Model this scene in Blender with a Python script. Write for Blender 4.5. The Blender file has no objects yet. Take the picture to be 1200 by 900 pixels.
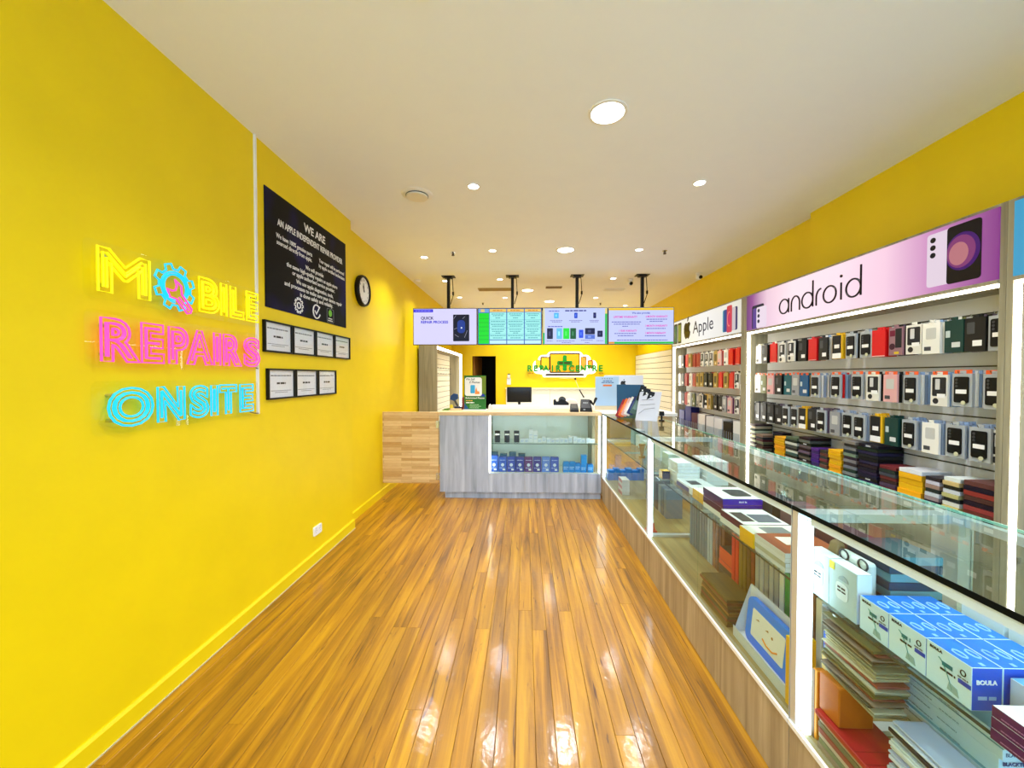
import bpy, bmesh, math, random
from mathutils import Vector, Matrix
random.seed(11)
S = bpy.context.scene
COL = S.collection
PI = math.pi

# ---------------------------------------------------------------- camera, world, exposure
cam_d = bpy.data.cameras.new('camera'); cam = bpy.data.objects.new('camera', cam_d); COL.objects.link(cam)
cam_d.sensor_width = 36; cam_d.lens = 465/1200*36; cam_d.clip_start = .02
cam.location = (0, 0, 1.55)
cam.rotation_euler = (PI/2 - math.atan(9/465), 0, math.atan(15/465))
S.camera = cam

W = bpy.data.worlds.new('daylight'); S.world = W; W.use_nodes = True
bg = W.node_tree.nodes['Background']; bg.inputs[0].default_value = (.54, .76, 1.0, 1); bg.inputs[1].default_value = 4.6
S.view_settings.view_transform = 'Standard'; S.view_settings.look = 'None'
S.view_settings.gamma = 1; S.view_settings.use_curve_mapping = False
S.view_settings.exposure = 0.07
LAMP = 0.55            # scale of all downlights
S.cycles.use_denoising = True
S.cycles.max_bounces = 8; S.cycles.transparent_max_bounces = 20; S.cycles.diffuse_bounces = 5; S.cycles.glossy_bounces = 4
S.cycles.sample_clamp_indirect = 6

# ---------------------------------------------------------------- helpers
def lin(c):
    def f(u):
        u /= 255
        return u/12.92 if u <= .04045 else ((u+.055)/1.055)**2.4
    return tuple(f(u) for u in c)

MATS = {}
def mat(name, col=None, rough=.5, metal=0., emit=0., ecol=None, noise=0., nscale=30., spec=.5, coat=0.):
    if name in MATS: return MATS[name]
    m = bpy.data.materials.new(name); m.use_nodes = True
    nt = m.node_tree; b = nt.nodes['Principled BSDF']
    c = lin(col)
    b.inputs['Base Color'].default_value = (*c, 1)
    b.inputs['Roughness'].default_value = rough
    b.inputs['Metallic'].default_value = metal
    b.inputs['Specular IOR Level'].default_value = spec
    b.inputs['Coat Weight'].default_value = coat
    if emit:
        b.inputs['Emission Color'].default_value = (*(lin(ecol) if ecol else c), 1)
        b.inputs['Emission Strength'].default_value = emit
    if noise:
        tc = nt.nodes.new('ShaderNodeTexCoord'); n = nt.nodes.new('ShaderNodeTexNoise')
        n.inputs['Scale'].default_value = nscale; n.inputs['Detail'].default_value = 4
        nt.links.new(tc.outputs['Object'], n.inputs['Vector'])
        r = nt.nodes.new('ShaderNodeValToRGB')
        r.color_ramp.elements[0].color = (*[u*(1-noise) for u in c], 1)
        r.color_ramp.elements[1].color = (*[min(1, u*(1+noise)) for u in c], 1)
        r.color_ramp.elements[0].position = .3; r.color_ramp.elements[1].position = .7
        nt.links.new(n.outputs['Fac'], r.inputs['Fac']); nt.links.new(r.outputs['Color'], b.inputs['Base Color'])
    MATS[name] = m
    return m

def glass(name, tint=(1, 1, 1), ior=1.45, rough=0.0):
    if name in MATS: return MATS[name]
    m = bpy.data.materials.new(name); m.use_nodes = True
    nt = m.node_tree; nt.nodes.clear()
    o = nt.nodes.new('ShaderNodeOutputMaterial'); mix = nt.nodes.new('ShaderNodeMixShader')
    t = nt.nodes.new('ShaderNodeBsdfTransparent'); g = nt.nodes.new('ShaderNodeBsdfGlossy'); f = nt.nodes.new('ShaderNodeFresnel')
    t.inputs[0].default_value = (*tint, 1); g.inputs['Roughness'].default_value = rough; f.inputs['IOR'].default_value = ior
    geo = nt.nodes.new('ShaderNodeNewGeometry')           # fresnel only on entering faces, so slabs do not go opaque at grazing angles
    mul = nt.nodes.new('ShaderNodeMath'); mul.operation = 'MULTIPLY'
    inv = nt.nodes.new('ShaderNodeMath'); inv.operation = 'SUBTRACT'; inv.inputs[0].default_value = 1
    nt.links.new(geo.outputs['Backfacing'], inv.inputs[1]); nt.links.new(inv.outputs[0], mul.inputs[1]); nt.links.new(f.outputs[0], mul.inputs[0])
    nt.links.new(mul.outputs[0], mix.inputs[0]); nt.links.new(t.outputs[0], mix.inputs[1]); nt.links.new(g.outputs[0], mix.inputs[2])
    nt.links.new(mix.outputs[0], o.inputs[0])
    MATS[name] = m
    return m

def wood(name, c0, c1, c2, axis='Z', scale=1.0, rough=.5, band=1.0, rand=0.0, coat=0., knots=0., streak=0., bump=0.):
    """grain stretched along axis; three tones"""
    if name in MATS: return MATS[name]
    m = bpy.data.materials.new(name); m.use_nodes = True
    nt = m.node_tree; L = nt.links; b = nt.nodes['Principled BSDF']
    b.inputs['Roughness'].default_value = rough; b.inputs['Coat Weight'].default_value = coat; b.inputs['Coat Roughness'].default_value = .1
    tc = nt.nodes.new('ShaderNodeTexCoord'); mp = nt.nodes.new('ShaderNodeMapping'); oi = nt.nodes.new('ShaderNodeObjectInfo')
    sc = {'X': (1.2, 22, 22), 'Y': (22, 1.2, 22), 'Z': (22, 22, 1.2)}[axis]
    mp.inputs['Scale'].default_value = tuple(s*scale for s in sc)
    ofs = nt.nodes.new('ShaderNodeVectorMath'); ofs.operation = 'SCALE'; ofs.inputs[0].default_value = (13.7, 7.3, 5.1)
    L.new(oi.outputs['Random'], ofs.inputs['Scale'])
    add = nt.nodes.new('ShaderNodeVectorMath'); add.operation = 'ADD'
    L.new(tc.outputs['Object'], mp.inputs['Vector']); L.new(mp.outputs[0], add.inputs[0]); L.new(ofs.outputs[0], add.inputs[1])
    n = nt.nodes.new('ShaderNodeTexNoise'); n.inputs['Scale'].default_value = 1.0; n.inputs['Detail'].default_value = 6; n.inputs['Distortion'].default_value = .6
    n.inputs['Roughness'].default_value = .62
    L.new(add.outputs[0], n.inputs['Vector'])
    r = nt.nodes.new('ShaderNodeValToRGB'); e = r.color_ramp.elements
    e[0].position = .28; e[0].color = (*lin(c0), 1); e[1].position = .72; e[1].color = (*lin(c2), 1)
    k = r.color_ramp.elements.new(.5); k.color = (*lin(c1), 1)
    L.new(n.outputs['Fac'], r.inputs['Fac'])
    out = r.outputs['Color']
    if knots:
        mp2 = nt.nodes.new('ShaderNodeMapping'); s2 = {'X': (1, 7, 7), 'Y': (7, 1, 7), 'Z': (7, 7, 1)}[axis]
        mp2.inputs['Scale'].default_value = s2
        a2 = nt.nodes.new('ShaderNodeVectorMath'); a2.operation = 'ADD'
        L.new(tc.outputs['Object'], mp2.inputs['Vector']); L.new(mp2.outputs[0], a2.inputs[0]); L.new(ofs.outputs[0], a2.inputs[1])
        n2 = nt.nodes.new('ShaderNodeTexNoise'); n2.inputs['Scale'].default_value = 3.2; n2.inputs['Detail'].default_value = 5; n2.inputs['Distortion'].default_value = 1.2
        L.new(a2.outputs[0], n2.inputs['Vector'])
        r2 = nt.nodes.new('ShaderNodeValToRGB'); r2.color_ramp.elements[0].position = .66; r2.color_ramp.elements[1].position = .74
        r2.color_ramp.elements[0].color = (0, 0, 0, 1); r2.color_ramp.elements[1].color = (knots, knots, knots, 1)
        L.new(n2.outputs['Fac'], r2.inputs['Fac'])
        mx = nt.nodes.new('ShaderNodeMixRGB'); mx.blend_type = 'MIX'; mx.inputs[2].default_value = (*lin((70, 34, 10)), 1)
        L.new(r2.outputs[0], mx.inputs[0]); L.new(out, mx.inputs[1]); out = mx.outputs[0]
    if streak:
        mp3 = nt.nodes.new('ShaderNodeMapping'); s3 = {'X': (.9, 34, 34), 'Y': (34, .9, 34), 'Z': (34, 34, .9)}[axis]
        mp3.inputs['Scale'].default_value = s3
        a3 = nt.nodes.new('ShaderNodeVectorMath'); a3.operation = 'ADD'
        L.new(tc.outputs['Object'], mp3.inputs['Vector']); L.new(mp3.outputs[0], a3.inputs[0]); L.new(ofs.outputs[0], a3.inputs[1])
        n3 = nt.nodes.new('ShaderNodeTexNoise'); n3.inputs['Scale'].default_value = 1.6; n3.inputs['Detail'].default_value = 3; n3.inputs['Distortion'].default_value = .8
        L.new(a3.outputs[0], n3.inputs['Vector'])
        r3 = nt.nodes.new('ShaderNodeValToRGB'); r3.color_ramp.elements[0].position = .67; r3.color_ramp.elements[1].position = .71
        r3.color_ramp.elements[0].color = (0, 0, 0, 1); r3.color_ramp.elements[1].color = (streak, streak, streak, 1)
        L.new(n3.outputs['Fac'], r3.inputs['Fac'])
        m3 = nt.nodes.new('ShaderNodeMixRGB'); m3.inputs[2].default_value = (*lin((78, 38, 6)), 1)
        L.new(r3.outputs[0], m3.inputs[0]); L.new(out, m3.inputs[1]); out = m3.outputs[0]
    if bump:
        nb_ = nt.nodes.new('ShaderNodeTexNoise'); nb_.inputs['Scale'].default_value = 26; nb_.inputs['Detail'].default_value = 5
        L.new(tc.outputs['Object'], nb_.inputs['Vector'])
        bp = nt.nodes.new('ShaderNodeBump'); bp.inputs['Strength'].default_value = bump; bp.inputs['Distance'].default_value = .004
        L.new(nb_.outputs['Fac'], bp.inputs['Height']); L.new(bp.outputs[0], b.inputs['Normal']); L.new(bp.outputs[0], b.inputs['Coat Normal'])
    if rand:
        hs = nt.nodes.new('ShaderNodeHueSaturation'); mr = nt.nodes.new('ShaderNodeMapRange')
        mr.inputs['To Min'].default_value = 1-rand; mr.inputs['To Max'].default_value = 1+rand
        L.new(oi.outputs['Random'], mr.inputs['Value']); L.new(mr.outputs[0], hs.inputs['Value']); L.new(out, hs.inputs['Color'])
        out = hs.outputs['Color']
    L.new(out, b.inputs['Base Color'])
    MATS[name] = m
    return m

class MB:
    def __init__(s): s.v = []; s.f = []; s.mi = []
    def add(s, vs, fs, mi=0):
        o = len(s.v); s.v += [tuple(p) for p in vs]
        for f in fs: s.f.append([o+i for i in f]); s.mi.append(mi)
        return s
    def box(s, x0, x1, y0, y1, z0, z1, mi=0):
        mi6 = mi if isinstance(mi, (tuple, list)) else (mi,)*6          # -x +x -y +y -z +z
        vs = [(x0,y0,z0),(x1,y0,z0),(x1,y1,z0),(x0,y1,z0),(x0,y0,z1),(x1,y0,z1),(x1,y1,z1),(x0,y1,z1)]
        fs = [(0,4,7,3),(1,2,6,5),(0,1,5,4),(2,3,7,6),(0,3,2,1),(4,5,6,7)]
        o = len(s.v); s.v += vs
        for f, m in zip(fs, mi6): s.f.append([o+i for i in f]); s.mi.append(m)
        return s
    def cyl(s, c, r, h, axis='z', n=16, r2=None, mi=0, a0=0):
        r2 = r if r2 is None else r2; vs = []
        for k, (rr, t) in enumerate(((r, 0), (r2, h))):
            for i in range(n):
                a = 2*PI*i/n + a0; u, w = rr*math.cos(a), rr*math.sin(a)
                p = {'z': (u, w, t), 'y': (u, t, -w), 'x': (t, u, w)}[axis]
                vs.append((c[0]+p[0], c[1]+p[1], c[2]+p[2]))
        fs = [(i, (i+1) % n, n+(i+1) % n, n+i) for i in range(n)] + [tuple(range(n-1, -1, -1)), tuple(range(n, 2*n))]
        return s.add(vs, fs, mi)
    def prism(s, pts, y0, y1, mi=0, hole=None):
        """outline in local x,z facing -y (y0 front, y1 back)"""
        a = sum(pts[i][0]*pts[(i+1) % len(pts)][1]-pts[(i+1) % len(pts)][0]*pts[i][1] for i in range(len(pts)))
        if a < 0: pts = pts[::-1]
        n = len(pts)
        vs = [(x, y0, z) for x, z in pts] + [(x, y1, z) for x, z in pts]
        fs = [tuple(range(n)), tuple(range(2*n-1, n-1, -1))] + [((i+1) % n, i, n+i, n+(i+1) % n) for i in range(n)]
        return s.add(vs, fs, mi)
    def tube(s, pts, r, n=6, closed=False, mi=0):
        P = [Vector(p) for p in pts]; N = len(P)
        if N < 2: return s
        rings = []; ref = None
        for i in range(N):
            if closed: d = (P[(i+1) % N]-P[i-1])
            else: d = P[min(i+1, N-1)]-P[max(i-1, 0)]
            d.normalize()
            if ref is None: ref = Vector((0, 0, 1)) if abs(d.z) < .9 else Vector((1, 0, 0))
            u = d.cross(ref)
            if u.length < 1e-4: u = d.cross(Vector((0, 1, 0)))
            u.normalize(); w = u.cross(d).normalized(); ref = w
            rings.append([P[i]+u*r*math.cos(2*PI*k/n)+w*r*math.sin(2*PI*k/n) for k in range(n)])
        vs = [p for g in rings for p in g]; fs = []
        for i in range(N if closed else N-1):
            j = (i+1) % N
            for k in range(n): fs.append((i*n+k, i*n+(k+1) % n, j*n+(k+1) % n, j*n+k))
        if not closed: fs += [tuple(range(n)), tuple(range(N*n-1, N*n-n-1, -1))]
        return s.add(vs, fs, mi)
    def mesh(s, name, mats, bev=0, smooth=False):
        me = bpy.data.meshes.new(name); me.from_pydata(s.v, [], s.f)
        for m in (mats if isinstance(mats, (list, tuple)) else [mats]): me.materials.append(m)
        me.polygons.foreach_set('material_index', s.mi)
        bm = bmesh.new(); bm.from_mesh(me)
        bmesh.ops.recalc_face_normals(bm, faces=bm.faces)
        if bev:
            ed = [e for e in bm.edges if len(e.link_faces) == 2 and e.calc_face_angle(0) > .6]
            bmesh.ops.bevel(bm, geom=ed, offset=bev, segments=2, affect='EDGES', profile=.5)
        bm.to_mesh(me); bm.free()
        if smooth:
            me.polygons.foreach_set('use_smooth', [True]*len(me.polygons))
            try: me.set_sharp_from_angle(angle=.7)
            except Exception: pass
        me.update(); return me
    def build(s, name, mats, parent=None, loc=(0, 0, 0), rz=0, bev=0, smooth=False):
        return link(name, s.mesh(name, mats, bev, smooth), parent, loc, rz)

def link(name, me, parent=None, loc=(0, 0, 0), rz=0):
    o = bpy.data.objects.new(name, me); COL.objects.link(o)
    o.location = loc; o.rotation_euler = (0, 0, rz)
    if parent is not None: o.parent = parent
    return o
def tag(o, label=None, cat=None, group=None, kind=None):
    if label: o['label'] = label
    if cat: o['category'] = cat
    if group: o['group'] = group
    if kind: o['kind'] = kind
    return o
def thing(name, label, cat, loc=(0, 0, 0), rz=0, group=None):
    o = bpy.data.objects.new(name, None); COL.objects.link(o); o.empty_display_size = .05
    o.location = loc; o.rotation_euler = (0, 0, rz)
    return tag(o, label, cat, group)
def struct(name, mb, m, bev=0):
    return tag(mb.build(name, m, bev=bev), kind='structure')
def bx(name, parent, m, *b, bev=0, rz=0, loc=(0, 0, 0)):
    """one part made of one box (x0,x1,y0,y1,z0,z1)"""
    return MB().box(*b).build(name, m, parent, loc, rz, bev)

def rr(x0, x1, z0, z1, r, n=4):
    out = []
    for cx, cz, a in ((x1-r, z1-r, 0), (x0+r, z1-r, PI/2), (x0+r, z0+r, PI), (x1-r, z0+r, 1.5*PI)):
        out += [(cx+r*math.cos(a+PI/2*i/n), cz+r*math.sin(a+PI/2*i/n)) for i in range(n+1)]
    return out
def circ(cx, cz, r, n=20, rz=None): return [(cx+r*math.cos(2*PI*i/n), cz+(rz or r)*math.sin(2*PI*i/n)) for i in range(n)]

TXT = {}
def text_mesh(s, size, m, align='CENTER', bold=0., ext=.0006, sx=1., fit=None, shear=0.):
    """text lying in local x,z, facing -y"""
    key = (s, size, m.name, align, bold, ext, sx, fit, shear)
    if key in TXT: return TXT[key]
    cu = bpy.data.curves.new('lettering', 'FONT'); cu.body = s; cu.size = size; cu.align_x = align; cu.align_y = 'CENTER'
    cu.resolution_u = 3; cu.extrude = ext; cu.offset = bold*size; cu.shear = shear
    o = bpy.data.objects.new('lettering', cu)
    me = bpy.data.meshes.new_from_object(o)
    bpy.data.objects.remove(o); bpy.data.curves.remove(cu)
    xs = [v.co.x for v in me.vertices] or [0]
    k = sx
    if fit: k = fit/max(1e-6, max(xs)-min(xs))
    me.transform(Matrix.Rotation(PI/2, 4, 'X') @ Matrix.Diagonal((k, 1, 1, 1)))
    me.materials.clear(); me.materials.append(m)
    TXT[key] = me
    return me
def text(parent, s, size, m, loc, rz=0, name='lettering', **k):
    return link(name, text_mesh(s, size, m, **k), parent, loc, rz)
def lines(parent, m, spans, h, y, name='small_print', loc=(0, 0, 0), rz=0, t=.0006):
    """rows of tiny unreadable print: spans = (x0, x1, z)"""
    mb = MB()
    for x0, x1, z in spans:
        x = x0
        while x < x1-1e-6:
            w = min(x1-x, h*random.uniform(1.6, 4.2)); mb.box(x, x+w, y-t, y, z-h/2, z+h/2); x += w+h*.55
    return tag(mb.build(name, m, parent, loc, rz), kind=None)

def copy_tree(o, parent=None):
    c = o.copy(); COL.objects.link(c); c.parent = parent
    for ch in o.children: copy_tree(ch, c)
    return c

# ---------------------------------------------------------------- materials
YEL = mat('yellow_paint', (240, 210, 2), .42, noise=.03, nscale=3, spec=.35)
CEIL = mat('ceiling_paint', (244, 249, 254), .75, noise=.015, nscale=4)
WHITE = mat('white_paint', (238, 238, 234), .45)
WHITEG = mat('white_gloss', (240, 242, 244), .2)
OFFW = mat('cream_panel', (232, 228, 210), .5)
GREYP = mat('grey_panel', (196, 198, 196), .5)
BLACK = mat('black_plastic', (10, 10, 11), .4, spec=.25)
BLACKM = mat('black_metal', (12, 12, 13), .45, metal=.4)
DGREY = mat('dark_grey', (52, 54, 58), .45)
MGREY = mat('mid_grey', (130, 134, 138), .4)
LGREY = mat('light_grey', (200, 204, 208), .4)
ALU = mat('aluminium', (214, 222, 226), .32, metal=.55)
CHROME = mat('chrome', (205, 208, 212), .18, metal=1.)
LED = mat('led_strip_light', (255, 250, 236), .5, emit=13., ecol=(255, 250, 236))
LEDC = mat('cool_led_strip', (240, 248, 255), .5, emit=6., ecol=(218, 240, 255))
LAMPM = mat('lamp_lens', (255, 255, 250), .5, emit=14., ecol=(255, 248, 232))
INK = mat('ink_black', (22, 22, 24), .6)
INKG = mat('ink_grey', (120, 124, 130), .6)
INKW = mat('ink_white', (245, 245, 245), .6)
GLASSM = glass('clear_glass', (.93, .985, .965), 1.5)
GLASST = glass('counter_top_glass', (.92, .98, .965), 1.6)
ACRYL = glass('clear_acrylic', (.985, .99, .98), 1.3)
SLEEVE = glass('clear_sleeve', (.86, .9, .93), 1.45, .1)
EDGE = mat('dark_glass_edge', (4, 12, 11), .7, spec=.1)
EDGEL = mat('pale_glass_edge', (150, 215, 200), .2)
OAKG = wood('grey_oak', (132, 142, 164), (176, 186, 208), (208, 216, 234), 'Z', .55, .5)
OAKB = wood('brown_oak', (132, 112, 84), (168, 148, 116), (196, 178, 146), 'Z', .6, .5)
OAKS = wood('shelf_oak', (120, 114, 92), (152, 144, 118), (178, 170, 142), 'Z', .6, .5)
DECK = wood('deck_oak', (128, 108, 62), (152, 132, 82), (172, 152, 100), 'Y', .6, .45)
FLOORW = wood('floor_timber', (98, 60, 1), (164, 110, 5), (200, 147, 12), 'Y', .75, .42, rand=.13, coat=.5, knots=.85, streak=.9, bump=.25)
TIMBER = wood('timber_top', (206, 172, 122), (226, 196, 148), (238, 214, 172), 'X', .8, .4)

def butcher_block():
    m = bpy.data.materials.new('laminated_timber'); m.use_nodes = True; nt = m.node_tree; L = nt.links; b = nt.nodes['Principled BSDF']
    tc = nt.nodes.new('ShaderNodeTexCoord'); sep = nt.nodes.new('ShaderNodeSeparateXYZ'); cmb = nt.nodes.new('ShaderNodeCombineXYZ')
    L.new(tc.outputs['Object'], sep.inputs[0]); L.new(sep.outputs['X'], cmb.inputs[0]); L.new(sep.outputs['Z'], cmb.inputs[1])
    br = nt.nodes.new('ShaderNodeTexBrick'); br.inputs['Scale'].default_value = 1; br.inputs['Brick Width'].default_value = .36; br.inputs['Row Height'].default_value = .034
    br.inputs['Mortar Size'].default_value = .0007; br.offset = .37; br.inputs['Bias'].default_value = -.1
    br.inputs['Color1'].default_value = (*lin((236, 206, 152)), 1); br.inputs['Color2'].default_value = (*lin((196, 148, 84)), 1); br.inputs['Mortar'].default_value = (*lin((170, 128, 76)), 1)
    L.new(cmb.outputs[0], br.inputs['Vector'])
    n = nt.nodes.new('ShaderNodeTexNoise'); mp = nt.nodes.new('ShaderNodeMapping'); mp.inputs['Scale'].default_value = (3, 3, 60)
    L.new(tc.outputs['Object'], mp.inputs[0]); L.new(mp.outputs[0], n.inputs['Vector']); n.inputs['Detail'].default_value = 5
    mx = nt.nodes.new('ShaderNodeMixRGB'); mx.blend_type = 'OVERLAY'; mx.inputs[0].default_value = .45
    L.new(br.outputs['Color'], mx.inputs[1]); L.new(n.outputs['Fac'], mx.inputs[2]); L.new(mx.outputs[0], b.inputs['Base Color'])
    b.inputs['Roughness'].default_value = .4
    return m
BLOCK = butcher_block()
def flat(c, rough=.45): return mat('flat_%d_%d_%d' % c, c, rough, spec=.3)
def glow(c, e=1.): return mat('screen_%d_%d_%d_%d' % (*c, int(e*100)), (8, 8, 8), .3, emit=e, ecol=c, spec=.3)

# ================================================================= the room
LX, LX2, RX, RX2, BY, CZ, FY = -1.745, -1.845, 2.72, 2.81, 10.0, 3.105, -1.3
fl = struct('floor', MB().box(-2.1, 3.0, FY-.1, 12.2, -.08, -.019), mat('subfloor', (60, 38, 18), .8))
# floorboards, each its own piece
PW = .086; variants = {}
def plank_mesh(L):
    if L not in variants:
        w, b = PW-.0012, .0014
        mb = MB()
        vs = [(-w/2, 0, -.019), (w/2, 0, -.019), (w/2, 0, -b), (w/2-b, 0, 0), (-w/2+b, 0, 0), (-w/2, 0, -b)]
        vs = vs+[(x, L-.0012, z) for x, y, z in vs]
        fs = [(0, 1, 2, 3, 4, 5)[::-1], (6, 7, 8, 9, 10, 11)]+[(i, (i+1) % 6, 6+(i+1) % 6, 6+i) for i in range(6)]
        variants[L] = mb.add(vs, fs).mesh('plank', FLOORW)
    return variants[L]
x = LX2-.0
k = 0; floor_rng = random.Random(5)
while x < 2.75:
    y = FY-floor_rng.choice([.2, .9, 1.6, 2.3]); y0 = FY
    far_end = 10.0 if x < .95 else 10.0
    first = True
    while y < far_end:
        L = floor_rng.choice([1.5, 2.1, 2.7, 3.3, 3.9])
        if x > 1.0: L = 3.9
        link('plank', plank_mesh(L), fl, (x+PW/2, y, floor_rng.uniform(-.0004, 0)))
        y += L; k += 1
    x += PW
struct('ceiling', MB().box(-2.1, 3.0, FY-.1, 12.2, CZ, CZ+.1), CEIL)
struct('wall_left', MB().box(-2.1, LX, FY, 3.95, 0, CZ), YEL)
struct('wall_left_rear', MB().box(-2.1, LX2, 3.95, BY+.1, 0, CZ), YEL)
struct('wall_right', MB().box(RX, 3.0, FY, 3.90, 0, CZ), YEL)
struct('wall_right_rear', MB().box(RX2, 3.0, 3.90, BY+.1, 0, CZ), YEL)
# rear wall with a doorway, dark store room behind it
DX0, DX1, DZ = -1.36, -.70, 2.09
struct('wall_back', MB().box(LX2, DX0, BY, BY+.1, 0, CZ).box(DX1, RX2, BY, BY+.1, 0, CZ).box(DX0, DX1, BY, BY+.1, DZ, CZ), YEL)
DARK = mat('store_room_shade', (34, 32, 30), .8)  # darkness of the room beyond the doorway, put into its wall colour
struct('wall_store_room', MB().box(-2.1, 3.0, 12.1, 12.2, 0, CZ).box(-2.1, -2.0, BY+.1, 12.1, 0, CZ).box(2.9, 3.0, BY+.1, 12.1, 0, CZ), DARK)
struct('trim_1', MB().box(DX0, DX0+.03, BY-.012, BY+.11, 0, DZ).box(DX1-.03, DX1, BY-.012, BY+.11, 0, DZ).box(DX0+.03, DX1-.03, BY-.012, BY+.11, DZ-.03, DZ), YEL)
dleaf = struct('door_1', MB().box(-.04, 0, 0, .6, .01, DZ-.04), mat('door_timber', (140, 96, 40), .5), bev=.003)
dleaf.location = (DX0+.075, BY+.11, 0); dleaf.rotation_euler = (0, 0, -.22)
MB().cyl((.0, .54, 1.0), .012, .05, 'x').box(.045, .06, .44, .56, .99, 1.01).build('door_handle', CHROME, dleaf)
# shop front with glazing behind the photographer
struct('window_1', MB().box(-1.845, -1.745, FY-.06, FY, 0, CZ).box(2.70, 2.81, FY-.06, FY, 0, CZ).box(-1.745, 2.70, FY-.06, FY, 2.95, CZ)
       .box(-1.745, -.6, FY-.06, FY, 0, .12).box(.6, 2.70, FY-.06, FY, 0, .12).box(-.65, -.6, FY-.06, FY, 0, 2.95).box(.6, .65, FY-.06, FY, 0, 2.95), DGREY)
w1 = bpy.data.objects['window_1']
for a, b in ((-1.745, -.65), (.65, 2.70)):
    MB().box(a, b, FY-.035, FY-.027, .12, 2.95).build('pane', glass('window_glass', (.97, .98, .97), 1.2), w1)
struct('ground_outside', MB().box(-12, 12, -14, FY-.1, -.1, -.03), mat('pavement', (214, 218, 222), .8))
# skirting boards with a little ledge on top
def skirting(name, x, y0, y1, s=1, h=.098, t=.016):
    mb = MB().add([(x, y0, 0), (x+s*t, y0, 0), (x+s*t, y0, h-.012), (x+s*t*.35, y0, h), (x, y0, h),
                   (x, y1, 0), (x+s*t, y1, 0), (x+s*t, y1, h-.012), (x+s*t*.35, y1, h), (x, y1, h)],
                  [(0, 1, 2, 3, 4), (9, 8, 7, 6, 5), (0, 5, 6, 1), (1, 6, 7, 2), (2, 7, 8, 3), (3, 8, 9, 4), (4, 9, 5, 0)])
    return struct(name, mb, YEL)
skirting('baseboard_left', LX, FY, 3.966)
skirting('baseboard_left_rear', LX2, 3.966, 6.7)
CAULK = mat('skirting_gap', (206, 196, 150), .7)
struct('trim_2', MB().box(LX+.016, LX+.020, FY, 3.966, 0, .006), CAULK)

# ================================================================= ceiling fittings
def downlight(x, y, r, big, label, energy, spread=2.2):
    t = thing('ceiling_downlight', label, 'ceiling light', (x, y, CZ), 0, 'recessed ceiling downlights')
    mb = MB(); n = 28
    # trim ring
    for i in range(n):
        a, b = 2*PI*i/n, 2*PI*(i+1)/n
        for (ra, za), (rb, zb) in (((r*1.22, 0), (r*1.2, -.006)), ((r*1.2, -.006), (r*1.02, -.008)), ((r*1.02, -.008), (r, -.002))):
            mb.add([(ra*math.cos(a), ra*math.sin(a), za), (ra*math.cos(b), ra*math.sin(b), za), (rb*math.cos(b), rb*math.sin(b), zb), (rb*math.cos(a), rb*math.sin(a), zb)], [(0, 1, 2, 3)])
    mb.build('trim_ring', WHITE, t)
    MB().cyl((0, 0, -.004), r, .003, 'z', n).build('lens', LAMPM, t)
    ld = bpy.data.lights.new('downlight', 'AREA'); ld.shape = 'DISK'; ld.size = r*1.6; ld.energy = energy*LAMP; ld.color = (.95, .97, 1.0); ld.spread = spread
    lo = bpy.data.objects.new('lamp_glow', ld); COL.objects.link(lo); lo.parent = t; lo.location = (0, 0, -.012)
    return t
SM = 'small round recessed downlight glowing in the white ceiling'
for x, y in ((-.42, 3.26), (1.40, 3.26), (-1.31, 5.16), (-.40, 4.92), (1.40, 4.94), (-.40, 6.37), (-1.30, 6.45), (1.40, 6.37), (-.39, 7.85), (-1.28, 7.8), (1.40, 7.92)):
    downlight(x, y, .042, False, SM, 17)
for x, y in ((-.42, 1.6), (1.40, 1.6), (-.42, 0.0), (1.40, 0.0)):      # same grid carried on over and behind the photographer
    downlight(x, y, .042, False, SM, 17)
for x, y in ((-.40, 9.35), (.50, 9.4), (1.40, 9.35), (2.2, 8.8)):          # unseen row added above the workbench to brighten the rear wall
    downlight(x, y, .042, False, SM, 21)
downlight(.487, 2.385, .095, True, 'largest round downlight alone between the air vent and the small lights', 42)
downlight(.50, 4.92, .095, True, 'wide round downlight in the row of small lights before the hanging screens', 30)
downlight(.05, 7.2, .095, True, 'wide round downlight behind the poles of the hanging screens', 30)
downlight(.51, 8.27, .095, True, 'wide round downlight deepest in the shop near the rear wall', 30)

t = thing('ceiling_vent', 'round off-white ceiling air vent with a raised disc', 'vent', (-.92, 3.39, CZ))
mb = MB().cyl((0, 0, -.012), .115, .012, 'z', 32, .135); mb.build('outer_ring', WHITE, t, smooth=True)
MB().cyl((0, 0, -.03), .088, .012, 'z', 32, .092).build('centre_disc', mat('vent_disc', (232, 226, 208), .6), t, smooth=True)
MB().cyl((0, 0, -.019), .095, .006, 'z', 32).build('shadow_gap', DGREY, t)
def sprinkler(x, y, label):
    t = thing('fire_sprinkler', label, 'sprinkler', (x, y, CZ), 0, 'ceiling sprinklers')
    MB().cyl((0, 0, -.004), .03, .004, 'z', 16).build('escutcheon', CHROME, t)
    MB().cyl((0, 0, -.035), .008, .032, 'z', 8).cyl((0, 0, -.042), .02, .003, 'z', 12).tube([(-.012, 0, -.01), (-.016, 0, -.025), (0, 0, -.038)], .003).tube([(.012, 0, -.01), (.016, 0, -.025), (0, 0, -.038)], .003).build('head', mat('sprinkler_dark', (60, 50, 40), .4, metal=.6), t)
for x, y in ((-.90, 4.98), (1.73, 5.0), (-.887, 8.4), (1.6, 8.5)): sprinkler(x, y, 'small dark fire sprinkler head hanging from the ceiling')
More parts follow.
